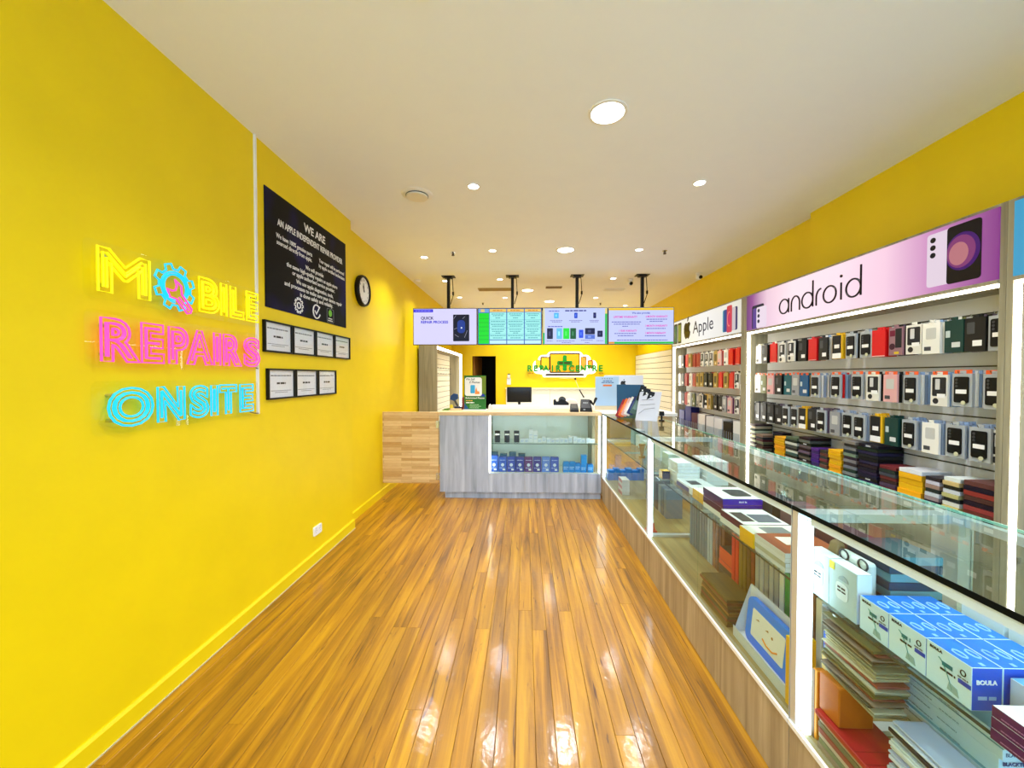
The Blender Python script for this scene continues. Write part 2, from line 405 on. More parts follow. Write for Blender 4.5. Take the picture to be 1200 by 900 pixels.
def dome_cam(x, y, label, rz=0):
    t = thing('security_camera', label, 'camera', (x, y, CZ), rz, 'ceiling security cameras')
    MB().cyl((0, 0, -.02), .045, .02, 'z', 20).build('mount', WHITE, t)
    mb = MB()
    for j in range(6):
        for i in range(16):
            a, b = 2*PI*i/16, 2*PI*(i+1)/16; p, q = PI*j/6, PI*(j+1)/6; r = .045
            P = lambda u, w: (r*math.sin(w)*math.cos(u), r*math.sin(w)*math.sin(u), -.06+r*math.cos(w))
            mb.add([P(a, p), P(b, p), P(b, q), P(a, q)], [(0, 1, 2, 3)])
    mb.build('ball', WHITE, t, smooth=True)
    MB().cyl((0, -.052, -.068), .026, .02, 'y', 16).build('lens', BLACK, t)
dome_cam(2.62, 6.1, 'white ball security camera near the wall above the white header sign', .3)
dome_cam(1.70, 6.48, 'white ball security camera beside the pole of the pink-lettered screen')
t = thing('smoke_detector', 'small white detector on the ceiling against the yellow wall', 'detector', (-1.74, 6.4, CZ))
MB().cyl((0, 0, -.03), .04, .03, 'z', 20, .055).build('body', WHITE, t, smooth=True)
for name, lab, x, y, w, d, m in (('ceiling_grille', 'long beige ceiling air grille behind the first two screen poles', -.52, 7.1, .62, .2, mat('beige_grille', (176, 152, 92), .6)),
                                 ('ceiling_grille', 'short brown ceiling air grille behind the third screen pole', .505, 6.97, .28, .12, mat('brown_grille', (120, 98, 62), .6)),
                                 ('ceiling_grille', 'white slim ceiling air grille near the last screen pole', 1.6, 7.2, .36, .14, WHITE)):
    t = thing(name, lab, 'vent', (x, y, CZ))
    MB().box(-w/2, w/2, -d/2, -d/2+.015, -.012, 0).box(-w/2, w/2, d/2-.015, d/2, -.012, 0).box(-w/2, -w/2+.015, -d/2+.015, d/2-.015, -.012, 0).box(w/2-.015, w/2, -d/2+.015, d/2-.015, -.012, 0).build('frame', m, t)
    n = max(3, int(d/.03))
    for i in range(n):
        yy = -d/2+.015+(i+.5)*(d-.03)/n
        MB().box(-w/2+.015, w/2-.015, yy-.006, yy+.006, -.009, -.004).build('slat', m, t)

# ================================================================= wall on the neon sign side (faces +X): local x runs along +Y, front is local -y
RL = PI/2
def offset_loop(pts, d):
    n = len(pts); out = []
    area = sum(pts[i][0]*pts[(i+1) % n][1]-pts[(i+1) % n][0]*pts[i][1] for i in range(n))
    for i in range(n):
        p0, p1, p2 = Vector(pts[i-1]), Vector(pts[i]), Vector(pts[(i+1) % n])
        a, b = (p1-p0), (p2-p1)
        if a.length < 1e-9 or b.length < 1e-9: out.append(tuple(p1)); continue
        a.normalize(); b.normalize(); na, nb = Vector((a.y, -a.x)), Vector((b.y, -b.x))
        q = na+nb
        if q.length < .3: q = na
        q.normalize(); k = d/max(.45, q.dot(na)); out.append(tuple(p1+q*k))
    return out
def glyph_loops(ch):
    cu = bpy.data.curves.new('g', 'FONT'); cu.body = ch; cu.size = 1; cu.fill_mode = 'NONE'; cu.resolution_u = 4
    o = bpy.data.objects.new('g', cu); me = bpy.data.meshes.new_from_object(o)
    nb = {}
    for e in me.edges: a, b = e.vertices; nb.setdefault(a, []).append(b); nb.setdefault(b, []).append(a)
    co = [(v.co.x, v.co.y) for v in me.vertices]; seen = set(); loops = []
    for s in nb:
        if s in seen: continue
        lp = [s]; seen.add(s); cur = s
        while True:
            nx = [q for q in nb[cur] if q not in seen]
            if not nx: break
            cur = nx[0]; seen.add(cur); lp.append(cur)
        loops.append([co[i] for i in lp])
    bpy.data.objects.remove(o); bpy.data.curves.remove(cu); bpy.data.meshes.remove(me)
    # drop doubled points, orient: outer loops counter-clockwise, holes clockwise
    res = []
    for lp in loops:
        q = [p for i, p in enumerate(lp) if (Vector(p)-Vector(lp[i-1])).length > 1e-4]
        res.append(q)
    def inside(p, poly):
        c = False
        for i in range(len(poly)):
            (x1, y1), (x2, y2) = poly[i-1], poly[i]
            if (y1 > p[1]) != (y2 > p[1]) and p[0] < (x2-x1)*(p[1]-y1)/(y2-y1)+x1: c = not c
        return c
    fin = []
    for i, lp in enumerate(res):
        ar = sum(lp[j-1][0]*lp[j][1]-lp[j][0]*lp[j-1][1] for j in range(len(lp)))
        hole = any(inside(lp[0], o2) for j, o2 in enumerate(res) if j != i)
        if (ar > 0) == hole: lp = lp[::-1]
        fin.append(lp)
    return fin
def neon_letter(parent, ch, x0, x1, z0, z1, m, grow=.011, inner=.008, r=.0050):
    lps = glyph_loops(ch)
    X = [p[0] for l in lps for p in l]; Z = [p[1] for l in lps for p in l]
    ax, bx_, az, bz = min(X), max(X), min(Z), max(Z); g = grow
    mb = MB()
    for lp in lps:
        q = [((p[0]-ax)/(bx_-ax)*(x1-x0-2*g)+x0+g, (p[1]-az)/(bz-az)*(z1-z0-2*g)+z0+g) for p in lp]
        for d in (grow, -inner):
            w = offset_loop(q, d)
            mb.tube([(a, 0, b) for a, b in w], r, 6, closed=True)
    return mb.build('letter', m, parent, smooth=True)
NEON_Y = mat('neon_yellow', (150, 140, 10), .4, emit=1.0, ecol=(255, 250, 10))
NEON_P = mat('neon_pink', (150, 20, 90), .4, emit=1.0, ecol=(255, 84, 190))
NEON_C = mat('neon_cyan', (10, 110, 150), .4, emit=1.0, ecol=(10, 205, 255))
def neon_word(name, label, letters, z0, z1, m, back):
    t = thing(name, label, 'neon sign', (LX, 0, 0), RL, 'neon words on the yellow wall')
    pts = back
    MB().prism(pts, -.024, -.020).build('acrylic_backing', ACRYL, t)
    for x in (pts[0][0]-.08, min(p[0] for p in pts)+.08):
        for z in (z0+.03, z1-.03):
            MB().cyl((x, -.030, z), .008, .030, 'y', 10).build('standoff', CHROME, t)
    for ch, a, b in letters:
        o = neon_letter(t, ch, a, b, z0, z1, m); o.location = (0, -.034, 0)
    return t
n1 = neon_word('neon_word', 'yellow neon word MOBILE with a cyan gear for its O', [('M', 1.545, 1.765), ('B', 2.04, 2.175), ('I', 2.19, 2.232), ('L', 2.262, 2.37), ('E', 2.395, 2.50)], 1.895, 2.075, NEON_Y, rr(1.50, 2.515, 1.865, 2.10, .03))
n2 = neon_word('neon_word', 'pink neon word REPAIRS between the yellow and cyan words', [('R', 1.552, 1.70), ('E', 1.722, 1.83), ('P', 1.858, 1.965), ('A', 1.965, 2.115), ('I', 2.135, 2.18), ('R', 2.205, 2.335), ('S', 2.37, 2.51)], 1.612, 1.79, NEON_P, rr(1.50, 2.52, 1.585, 1.82, .03))
n3 = neon_word('neon_word', 'cyan neon word ONSITE lowest of the three neon words', [('O', 1.575, 1.77), ('N', 1.795, 1.94), ('S', 1.975, 2.09), ('I', 2.11, 2.155), ('T', 2.172, 2.30), ('E', 2.33, 2.445)], 1.335, 1.50, NEON_C, rr(1.52, 2.46, 1.305, 1.53, .03))
# gear and spanner in the place of the O
gc, gz = 1.898, 1.985
def gear(R0, R1, n=8, gap=(-1.25, -.55)):
    pts = []
    for i in range(n):
        for f, r in ((-.30, R0), (-.20, R1), (.20, R1), (.30, R0)):
            a = 2*PI*(i+f)/n + .35
            pts.append((gc+r*math.cos(a), gz+r*math.sin(a)))
    return pts
mb = MB(); o_ = gear(.088, .112)
mb.tube([(a, 0, b) for a, b in o_], 0.0052, 6, closed=True)
for R in (.074, .062):
    mb.tube([(gc+R*math.cos(a), 0, gz+R*math.sin(a)) for a in [(-.62+i*(2*PI-1.0)/36) for i in range(37)]], 0.0052, 6)
g = mb.build('gear_tube', NEON_C, n1, (0, -.034, 0), smooth=True)
sp = [(gc-.048, gz-.014), (gc-.035, gz-.052), (gc+.0, gz-.056), (gc+.062, gz-.118), (gc+.082, gz-.112), (gc+.090, gz-.094), (gc+.032, gz-.028), (gc+.030, gz+.012), (gc-.006, gz+.036), (gc+.004, gz+.008), (gc-.004, gz-.014), (gc-.022, gz-.020)]
mb = MB().tube([(a, 0, b) for a, b in sp], 0.0052, 6, closed=True).tube([(gc+.015, 0, gz-.045), (gc+.072, 0, gz-.102)], .0045, 6)
mb.build('spanner_tube', NEON_P, n1, (0, -.038, 0), smooth=True)
# white cable duct that feeds the neon
t = thing('cable_duct', 'thin white vertical cable duct from ceiling down beside neon words', 'cable duct', (LX, 2.53, 0), RL)
bx('duct', t, WHITE, -.008, .008, -.012, 0, 1.305, CZ)
MB().tube([(-.005, -.012, 2.06), (-.03, -.016, 2.055), (-.04, -.02, 2.05)], .003).tube([(-.005, -.012, 1.60), (-.03, -.016, 1.605)], .003).tube([(-.005, -.012, 1.31), (-.05, -.014, 1.315), (-.09, -.016, 1.325)], .003).build('cable', DGREY, t)

# black poster
POST = mat('poster_navy', (9, 9, 16), .45)
def poster_mat():
    m = bpy.data.materials.new('poster_black_blue'); m.use_nodes = True; nt = m.node_tree; L = nt.links; b = nt.nodes['Principled BSDF']
    tc = nt.nodes.new('ShaderNodeTexCoord'); n = nt.nodes.new('ShaderNodeTexNoise'); n.inputs['Scale'].default_value = 2.3; n.inputs['Detail'].default_value = 1.5
    r = nt.nodes.new('ShaderNodeValToRGB'); r.color_ramp.elements[0].position = .52; r.color_ramp.elements[0].color = (*lin((8, 8, 13)), 1)
    r.color_ramp.elements[1].position = .72; r.color_ramp.elements[1].color = (*lin((22, 18, 96)), 1)
    L.new(tc.outputs['Object'], n.inputs['Vector']); L.new(n.outputs['Fac'], r.inputs[0]); L.new(r.outputs[0], b.inputs['Base Color']); b.inputs['Roughness'].default_value = .5; b.inputs['Specular IOR Level'].default_value = .12
    return m
t = thing('wall_poster', 'large black poster with white lettering above framed certificates', 'poster', (LX, 3.22, 0), RL)
bx('board', t, poster_mat(), -.60, .60, -.006, 0, 2.02, 2.83)
TW = dict(ext=.0004)
for s, sz, x, z, f, bo in (('WE ARE', .088, .04, 2.725, .33, .02), ('AN APPLE INDEPENDENT REPAIR PROVIDER', .068, .03, 2.635, .99, .012),
                       ('We have 100% genuine parts', .046, -.245, 2.540, .47, .008), ('sourced directly from apple.', .046, -.245, 2.495, .46, .008),
                       ('Your repair will be performed', .044, .33, 2.530, .46, .008), ('by apple certified technicians.', .044, .335, 2.485, .48, .008),
                       ('We will provide', .046, .03, 2.415, .28, .008), ('the same high-quality repairs as apple store', .046, .03, 2.370, .78, .008), ('or apple authorised service provider.', .046, .04, 2.325, .66, .008),
                       ('We use apple diagnostics, tools,', .046, .05, 2.272, .58, .008), ('and processes to make sure your device repair', .046, .06, 2.227, .90, .008), ('is done safely and reliably.', .046, .07, 2.182, .52, .008)):
    text(t, s, sz, INKW, (x, -.0068, z), fit=f, bold=bo)
mb = MB()
gp = []
for i in range(10):
    for f_, r in ((-.28, .046), (-.16, .060), (.16, .060), (.28, .046)):
        a = 2*PI*(i+f_)/10; gp.append((-.21+r*math.cos(a), r*math.sin(a)))
mb.tube([(a, -.007, b+2.095) for a, b in gp], .005, 5, closed=True).tube([(a-.21, -.007, b+2.095) for a, b in circ(0, 0, .022)], .005, 5, closed=True)
mb.build('gear_icon', INKW, t)
MB().tube([(.05+.055*math.cos(a), -.007, 2.090+.055*math.sin(a)) for a in [.75+i*5.2/24 for i in range(25)]], .006, 5).tube([(.02, -.007, 2.095), (.045, -.007, 2.068), (.10, -.007, 2.135)], .006, 5).build('tick_icon', INKW, t)
MB().tube([(a, -.007, b) for a, b in rr(.225, .345, 2.030, 2.15, .014)], .0022, 5, closed=True).build('badge_frame', INKG, t)
MB().prism(circ(.285, 2.112, .030), -.0072, -.006).build('badge_disc', flat((120, 200, 60)), t)
lines(t, INKW, [(.25, .32, 2.064), (.245, .325, 2.046)], .009, -.006)

# framed certificates
def certificate(y, z, label):
    t = thing('framed_certificate', label, 'certificate', (LX, y, z), RL, 'black framed certificates')
    w, h, fw = .157, .107, .012
    mb = MB()
    for b_ in ((-w, w, h-fw, h), (-w, w, -h, -h+fw), (-w, -w+fw, -h+fw, h-fw), (w-fw, w, -h+fw, h-fw)): mb.box(b_[0], b_[1], -.022, 0, b_[2], b_[3])
    mb.build('frame', BLACK, t)
    p = bx('paper', t, mat('certificate_paper', (226, 230, 236), .35), -w+fw, w-fw, -.010, -.004, -h+fw, h-fw)
    lines(p, INKG, [(-.118, .118, .058)], .009, -.010)
    lines(p, INK, [(-.052, .052, .004)], .013, -.010)
    lines(p, INKG, [(-.118, .118, -.048), (-.075, .075, -.060)], .004, -.010)
    MB().box(-w+fw, w-fw, -.0125, -.0115, -h+fw, h-fw).build('glazing', glass('frame_glass', (.99, .99, 1), 1.3), t)
    return t
ORD = 'first second third fourth fifth sixth seventh eighth ninth tenth eleventh twelfth thirteenth fourteenth fifteenth sixteenth seventeenth eighteenth nineteenth twentieth twenty-first twenty-second twenty-third twenty-fourth'.split()
for i in range(4): certificate(2.745+i*.325, 1.822, '%s black framed certificate from the cable duct, row under the poster' % ORD[i])
for i in range(3): certificate(2.775+i*.325, 1.497, '%s black framed certificate from the cable duct, lower row of three' % ORD[i])

# clock
t = thing('wall_clock', 'round black-rimmed wall clock with white face', 'clock', (LX2, 4.43, 2.51), RL)
mb = MB(); n = 36
prof = [(.172, 0), (.176, -.03), (.168, -.05), (.152, -.05), (.148, -.034)]
for i in range(n):
    a, b = 2*PI*i/n, 2*PI*(i+1)/n
    for (r0, y0), (r1, y1) in zip(prof, prof[1:]):
        mb.add([(r0*math.cos(a), y0, r0*math.sin(a)), (r0*math.cos(b), y0, r0*math.sin(b)), (r1*math.cos(b), y1, r1*math.sin(b)), (r1*math.cos(a), y1, r1*math.sin(a))], [(0, 1, 2, 3)])
mb.build('rim', BLACK, t, smooth=True)
f = MB().cyl((0, -.034, 0), .15, .03, 'y', n).build('face', WHITE, t)
mb = MB()
for i in range(12):
    a = PI/2-2*PI*(i+1)/12
    text(f, str(i+1), .03, INK, (.118*math.cos(a), -.0346, .118*math.sin(a)), name='numeral')
for ang, L_, w in ((100, .085, .005), (118, .06, .007)):
    a = math.radians(ang); d = (math.cos(a), math.sin(a)); nrm = (-d[1], d[0])
    pts = [(-d[0]*.015+nrm[0]*w, -d[1]*.015+nrm[1]*w), (d[0]*L_+nrm[0]*w*.4, d[1]*L_+nrm[1]*w*.4), (d[0]*L_-nrm[0]*w*.4, d[1]*L_-nrm[1]*w*.4), (-d[0]*.015-nrm[0]*w, -d[1]*.015-nrm[1]*w)]
    MB().prism(pts, -.039, -.036).build('hand', BLACK, t)
MB().cyl((0, -.041, 0), .007, .007, 'y', 12).build('hub', BLACK, t)
# power point
t = thing('power_outlet', 'white double power outlet low on the yellow wall', 'outlet', (LX, 3.255, .262), RL)
MB().prism(rr(-.06, .06, -.037, .037, .006), -.011, 0).build('cover_plate', WHITEG, t)
mb = MB()
for cx in (-.032, .032):
    for dx, dz, an in ((-.008, .004, .5), (.008, .004, -.5), (0, -.012, 0)):
        mb.box(cx+dx-.0015, cx+dx+.0015, -.0115, -.011, -.004+dz, .004+dz)
mb.build('socket_slots', INK, t)
for cx in (-.032, .032): bx('switch', t, LGREY, cx-.007, cx+.007, -.0135, -.011, .016, .028)

# ================================================================= hanging screens
TVY, TVZ = 6.10, 2.315
def screen_tv(i, label, bgc):
    cx = -1.2295+i*.997
    t = thing('hanging_screen', label, 'screen', (cx, TVY, TVZ), 0, 'row of hanging menu screens')
    MB().box(-.494, .494, 0, .045, -.281, .281).build('casing', BLACK, t, bev=.004)
    mb = MB()
    for a in ((-.4945, .4945, .275, .282), (-.4945, .4945, -.282, -.273), (-.4945, -.488, -.273, .275), (.488, .4945, -.273, .275)): mb.box(a[0], a[1], -.006, .002, a[2], a[3])
    mb.build('bezel', BLACK, t)
    s = bx('display', t, glow(bgc, .95), -.488, .488, -.003, 0, -.273, .275)
    px = .04
    bx('pole', t, BLACKM, px-.022, px+.022, .06, .104, -.1, CZ-TVZ-.006)
    MB().box(px-.1, px+.1, .01, .16, CZ-TVZ-.008, CZ-TVZ).box(px-.06, px+.06, .035, .13, CZ-TVZ-.03, CZ-TVZ-.008).build('ceiling_bracket', BLACKM, t)
    bx('rear_mount', t, BLACKM, px-.12, px+.12, .045, .06, -.12, .12)
    MB().tube([(px+.06, .08, CZ-TVZ-.03), (px+.07, .08, .6), (px+.075, .08, .5), (px+.05, .085, .42), (px+.03, .09, .36)], .006).box(px+.06, px+.085, .07, .09, .5, .55).build('cable', BLACK, t)
    return t, s
def pl(parent, c, x0, x1, z0, z1, y=-.0036, name='panel', e=.95, r=0):
    m = glow(c, e)
    if r: return MB().prism(rr(x0, x1, z0, z1, r), y-.0005, y+.0005).build(name, m, parent)
    return bx(name, parent, m, x0, x1, y-.0004, y+.0004, z0, z1)
NAVY = (28, 30, 140)
t, s = screen_tv(0, 'hanging screen showing a dark phone on pale lilac', (222, 218, 255))
pl(s, (50, 40, 225), -.486, -.185, .222, .268, name='banner')
lines(s, glow((150, 150, 255)), [(-.46, -.21, .245)], .012, -.0042)
text(s, 'QUICK', .062, glow((40, 30, 110)), (-.375, -.0042, .13), align='LEFT', bold=.03)
text(s, 'REPAIR PROCESS', .056, glow((50, 50, 215)), (-.375, -.0042, .068), align='LEFT', bold=.03, fit=.42)
p = pl(s, (10, 14, 40), .125, .375, -.225, .185, name='phone_picture', r=.012)
pl(s, (30, 60, 150), .19, .31, -.10, .10, y=-.0046, name='picture_glow', r=.05)
pl(s, (235, 245, 255), .245, .265, -.03, -.008, y=-.0054, name='picture_highlight')
for a, b, c, d in ((.14, -.04, .19, -.02), (.15, -.12, .21, -.16), (.30, -.17, .345, -.06), (.135, .12, .17, .17), (.27, .12, .31, .155)):
    MB().tube([(a, -.005, b), (c, -.005, d)], .003, 5).build('picture_line', glow((150, 150, 170)), s)

t, s = screen_tv(1, 'hanging screen with a green column and price tables', (60, 110, 190))
pl(s, (20, 225, 40), -.478, -.318, -.265, .205, name='green_column')
pl(s, (120, 170, 225), -.478, -.318, .215, .268, name='corner_cell')
pl(s, (235, 200, 120), -.445, -.385, .222, .265, y=-.0046, name='corner_icon')
for gz_ in (-.20, -.14, -.07, -.005, .06, .12):
    pl(s, (12, 190, 40), -.475, -.322, gz_-.004, gz_+.004, y=-.0046, name='column_rule')
for x0, x1 in ((-.308, -.052), (-.038, .218), (.232, .478)):
    pl(s, (246, 208, 110), x0, x1, .222, .268, name='table_head')
    p = pl(s, (168, 245, 240), x0, x1, -.20, .214, name='table_body')
    pl(s, (200, 245, 250), x0, x1, -.266, -.212, name='table_foot')
    lines(s, glow((40, 150, 165)), [(x0+.03, x1-.03, .19), (x0+.05, x1-.05, .165), (x0+.09, x1-.09, .13), (x0+.02, x1-.02, .078), (x0+.02, x1-.02, .03), (x0+.04, x1-.04, .005), (x0+.03, x1-.03, -.045), (x0+.04, x1-.05, -.075), (x0+.09, x1-.09, -.10), (x0+.01, x1-.01, -.14), (x0+.05, x1-.05, -.175)], .010, -.0042)
    lines(s, glow((220, 130, 40)), [(x0+.05, x1-.05, .245)], .016, -.0042)
    for z_ in (.10, .052, -.02, -.12):
        pl(s, (70, 170, 190), x0, x1, z_-.002, z_+.002, y=-.0044, name='rule')

t, s = screen_tv(2, 'hanging screen with small pictures of phones and a laptop', (202, 214, 255))
pl(s, (235, 225, 160), -.486, -.462, -.1, .27, name='side_band'); pl(s, (40, 190, 80), -.486, -.462, -.27, -.1, name='side_band')
pl(s, (240, 220, 120), .455, .486, .19, .27, name='side_band'); pl(s, (50, 200, 80), .455, .486, -.27, .19, name='side_band')
lines(s, glow(NAVY), [(-.15, .17, .235)], .018, -.0042); lines(s, glow((70, 70, 200)), [(-.40, -.24, .23), (-.41, -.19, -.005)], .012, -.0042)
for c, x0, x1, z0, z1 in (((90, 190, 250), -.32, -.247, .12, .205), ((40, 80, 210), -.012, .038, .12, .205), ((14, 18, 90), .277, .320, .12, .205), ((14, 14, 60), -.425, -.336, -.195, -.03),
                          ((110, 200, 240), -.28, -.196, -.195, -.03), ((30, 235, 50), -.178, -.085, -.195, -.03), ((10, 90, 40), -.072, .017, -.195, -.03), ((40, 80, 240), .06, .127, -.18, -.055),
                          ((20, 24, 70), .153, .302, -.125, -.03), ((90, 120, 220), .153, .302, -.195, -.13), ((14, 18, 70), .34, .42, -.165, -.07)):
    q = pl(s, c, x0, x1, z0, z1, name='device_picture', r=.008)
    pl(s, tuple(min(255, u+50) for u in c), x0+(x1-x0)*.3, x0+(x1-x0)*.6, z0+(z1-z0)*.3, z0+(z1-z0)*.7, y=-.0046, name='picture_highlight')
lines(s, glow((120, 110, 190)), [(-.38, -.19, .085), (-.35, -.21, .065), (-.09, .11, .085), (-.06, .08, .065), (.22, .36, .085), (.23, .35, .065), (-.43, -.34, -.225), (-.28, .0, -.225), (-.2, -.06, -.25), (.09, .27, -.215), (.15, .22, -.25), (.33, .43, -.222)], .009, -.0042)

t, s = screen_tv(3, 'hanging screen listing warranties in magenta lettering', (204, 212, 255))
pl(s, (245, 205, 40), -.486, .486, .238, .272, name='top_band'); pl(s, (30, 195, 60), -.40, .486, -.27, -.24, name='bottom_band'); pl(s, (235, 160, 40), -.486, -.40, -.27, -.24, name='bottom_band')
text(s, 'We also provide', .04, glow((30, 60, 190)), (0, -.0042, .195), bold=.015)
MAG = glow((225, 40, 190))
for st, x_, z_, f_ in (('LIFETIME WARRANTY', -.235, .135, .36), ('1 YEAR WARRANTY', -.20, -.075, .27), ('6 MONTH WARRANTY', .235, .14, .33), ('3 MONTH WARRANTY', .23, .0, .33), ('2 MONTH WARRANTY', .22, -.11, .31)):
    text(s, st, .042, MAG, (x_, -.0042, z_), bold=.02, fit=f_)
lines(s, glow((80, 80, 190)), [(-.44, .0, .06), (-.41, -.02, .027), (-.28, -.19, -.005), (-.40, -.07, -.115), (-.35, -.11, -.148), (.08, .39, .10), (.13, .33, .068), (.08, .37, -.04), (.06, .37, -.15), (-.36, .40, -.215)], .011, -.0042)
t = thing('mounting_rail', 'black steel rail behind the tops of the middle screens', 'rail', (.2, TVY+.13, 2.6))
bx('bar', t, BLACKM, -.42, .42, -.015, .015, -.02, .02)

# ================================================================= service counter
CX0, CX1, CYF = -1.075, .955, 4.98
t = thing('service_counter', 'grey oak service counter with timber top and glazed display window', 'counter', (-.06, 5.25, 0)); ox, oy = -.06, 5.25
def cp(name, m, x0, x1, y0, y1, z0, z1, bev=0, par=None): return bx(name, par or t, m, x0-ox, x1-ox, y0-oy, y1-oy, z0, z1, bev=bev)
cp('end_panel', OAKG, CX0, -.455, CYF, CYF+.5, .085, 1.055)
for a, b in ((-.453, .0), (.002, .30), (.302, .62), (.622, CX1)): cp('front_panel', OAKG, a, b, CYF+.002, CYF+.022, .085, .325)
cp('kickboard', OAKG, CX0+.06, CX1, CYF+.035, CYF+.055, 0, .085)
cp('timber_top', TIMBER, CX0-.01, CX1+.005, CYF-.01, CYF+.50, 1.056, 1.101, bev=.004)
cp('rear_ledge', WHITE, -.46, CX1, CYF+.50, CYF+.62, 1.05, 1.150, bev=.003)
cp('carcass_floor', OFFW, -.453, CX1, CYF+.022, CYF+.5, .29, .325)
cp('carcass_back', mat('display_back', (232, 238, 228), .5), -.453, CX1, CYF+.45, CYF+.47, .325, 1.055)
cp('carcass_side', OAKS, -.455, -.44, CYF+.03, CYF+.45, .326, 1.054); cp('carcass_side', OAKS, .86, .90, CYF+.12, CYF+.45, .326, 1.054)
cp('display_glass', GLASSM, -.452, .94, CYF+.004, CYF+.010, .326, 1.055)
sh = cp('glass_shelf', GLASSM, -.438, .93, CYF+.03, CYF+.42, .692, .70); cp('shelf_edge', mat('shelf_edge_green', (70, 100, 90), .2), -.438, .93, CYF+.0285, CYF+.03, .692, .70, par=sh).location = (0, 0, 0)
cp('led_strip', LEDC, -.43, .84, CYF+.20, CYF+.215, 1.046, 1.054)  # extra strip added to brighten the window goods, set back under the top
for xx in (-.445, .925): cp('led_strip', LED, xx, xx+.016, CYF+.014, CYF+.024, .34, 1.05)
cp('corner_post', ALU, .936, .952, CYF+.0, CYF+.03, .326, 1.055)

# swing gate of laminated timber
t = thing('swing_gate', 'laminated light timber swing gate hinged to the counter end', 'gate', (CX0, CYF+.02, 0))
MB().box(-.735, -.02, -.018, .018, .19, 1.098).build('leaf', BLOCK, t, bev=.003)
for z in (.28, .94):
    MB().box(-.05, -.002, -.022, -.017, z-.045, z+.045).cyl((-.012, -.024, z-.045), .007, .09, 'z', 10).build('hinge', CHROME, t)

# goods in the counter window
BLUES = [(40, 92, 196), (36, 84, 190), (40, 70, 176), (44, 62, 160), (92, 48, 120), (58, 56, 146), (92, 130, 216), (64, 92, 190)]
def carton(name, label, cat, c, w, d, h, body, group=None, rz=0, bev=.0015):
    t = thing(name, label, cat, c, rz, group)
    MB().box(-w/2, w/2, -d/2, d/2, 0, h).build('carton', flat(body), t, bev=bev)
    return t
for i, c in enumerate(BLUES):
    lab = 'small purple accessory carton among the blue cartons in the counter window' if i == 4 else '%s blue accessory carton from the grey oak panel in counter window' % ORD[i]
    t = carton('accessory_carton', lab, 'box', (-.395+i*.111, 5.10, .326), .104, .08, .185 + (.0 if i else .02), c, None if i == 4 else 'blue cartons in the counter window')
    MB().prism(circ(0, .09, .021, 16), -.0412, -.040).build('round_print', flat((214, 226, 246)), t)
    bx('price_sticker', t, INKW, .0, .032, -.0414, -.040, .02, .038)
    lines(t, flat((190, 205, 240)), [(-.035, .035, .15), (-.04, .03, .05)], .007, -.040)
for i, (x_, h) in enumerate(((.525, .11), (.60, .11), (.675, .115), (.75, .10), (.835, .10))):
    t = carton('charger_carton', '%s upright sky-blue carton after the blue cartons in counter window' % ORD[i], 'box', (x_, 5.09, .326), .072, .07, h, (34, 132, 220), 'sky-blue cartons in the counter window')
    lines(t, flat((190, 220, 250)), [(-.028, .028, h*.6), (-.028, .02, h*.4)], .007, -.035)
for i, (x_, z0) in enumerate(((.755, .4262), (.755, .486), (.53, .4362), (.61, .4362))):
    carton('charger_carton', 'flat sky-blue carton lying on the sky-blue carton row', 'box', (x_, 5.09, z0), .07, .068, .058 if i < 2 else .02, (44, 146, 228), 'sky-blue cartons in the counter window')
for i in range(4): carton('cable_carton', 'teal carton standing behind the blue cartons in counter window', 'box', (-.40+i*.12, 5.22, .326), .09, .08, .225-.02*(i % 2), (46, 96, 120), 'teal cartons in the counter window')
for i, x_ in enumerate((-.352, -.228, -.105)):
    t = thing('phone_box', '%s slim black phone from the grey oak panel on counter shelf' % ORD[i], 'phone', (x_, 5.10, .70), 0, 'black phones on the counter shelf')
    MB().prism(rr(-.034, .034, 0, .15, .008), -.006, .006).build('body', BLACK, t)
    bx('white_label', t, INKW, -.028, .028, -.0068, -.006, .092, .112)
    MB().box(-.02, .02, .0, .035, 0, .01).box(-.02, .02, .007, .012, .01, .05).build('stand', ACRYL, t)
for i in range(17):
    x_ = -.03+i*.056
    h = (.05, .045, .16, .15, .05, .07, .06, .045, .05, .06, .05, .08, .08, .06, .05, .06, .05)[i]
    t = carton('white_carton', '%s small white carton from the black phones on the counter shelf' % ORD[i], 'box', (x_, 5.10+.01*(i % 3), .70), .052, .06, h, (226, 232, 240), 'white cartons on the counter shelf')
    lines(t, flat((150, 180, 220)), [(-.02, .02, h*.6), (-.02, .012, h*.35)], .006, -.030)

# things on the counter
t = thing('poster_stand', 'green tabletop poster stand with a white picture panel', 'sign', (-.655, 5.20, 1.101), -.06)
MB().box(-.155, .155, -.04, .10, 0, .014).build('base', WHITEG, t, bev=.003)
b = MB().box(-.145, .145, 0, .008, .014, .46).build('board', flat((36, 110, 36)), t)
MB().box(.075, .145, -.0008, 0, .22, .45).build('olive_band', flat((108, 132, 20)), b)
p = MB().prism(rr(-.135, .092, .19, .435, .03), -.0016, -.0004).build('white_panel', INKW, b)
text(b, 'We Sell', .038, INK, (-.125, -.0024, .41), align='LEFT', bold=.004, shear=.2)
text(b, 'E Phones', .038, INK, (-.075, -.0024, .37), align='LEFT', bold=.004, shear=.2)
MB().prism(rr(-.06, .0, .225, .335, .012), -.0024, -.0014).build('phone_drawing', flat((60, 170, 225)), b)
MB().prism([(.0, .215), (.06, .215), (.058, .25), (.03, .255), (.018, .305), (.006, .27)], -.0026, -.0014).build('drawing_shape', flat((240, 150, 70)), b)
MB().prism([(.07, .185), (.14, .185), (.105, .225)], -.0016, -.0004).build('blue_accent', flat((30, 50, 170)), b)
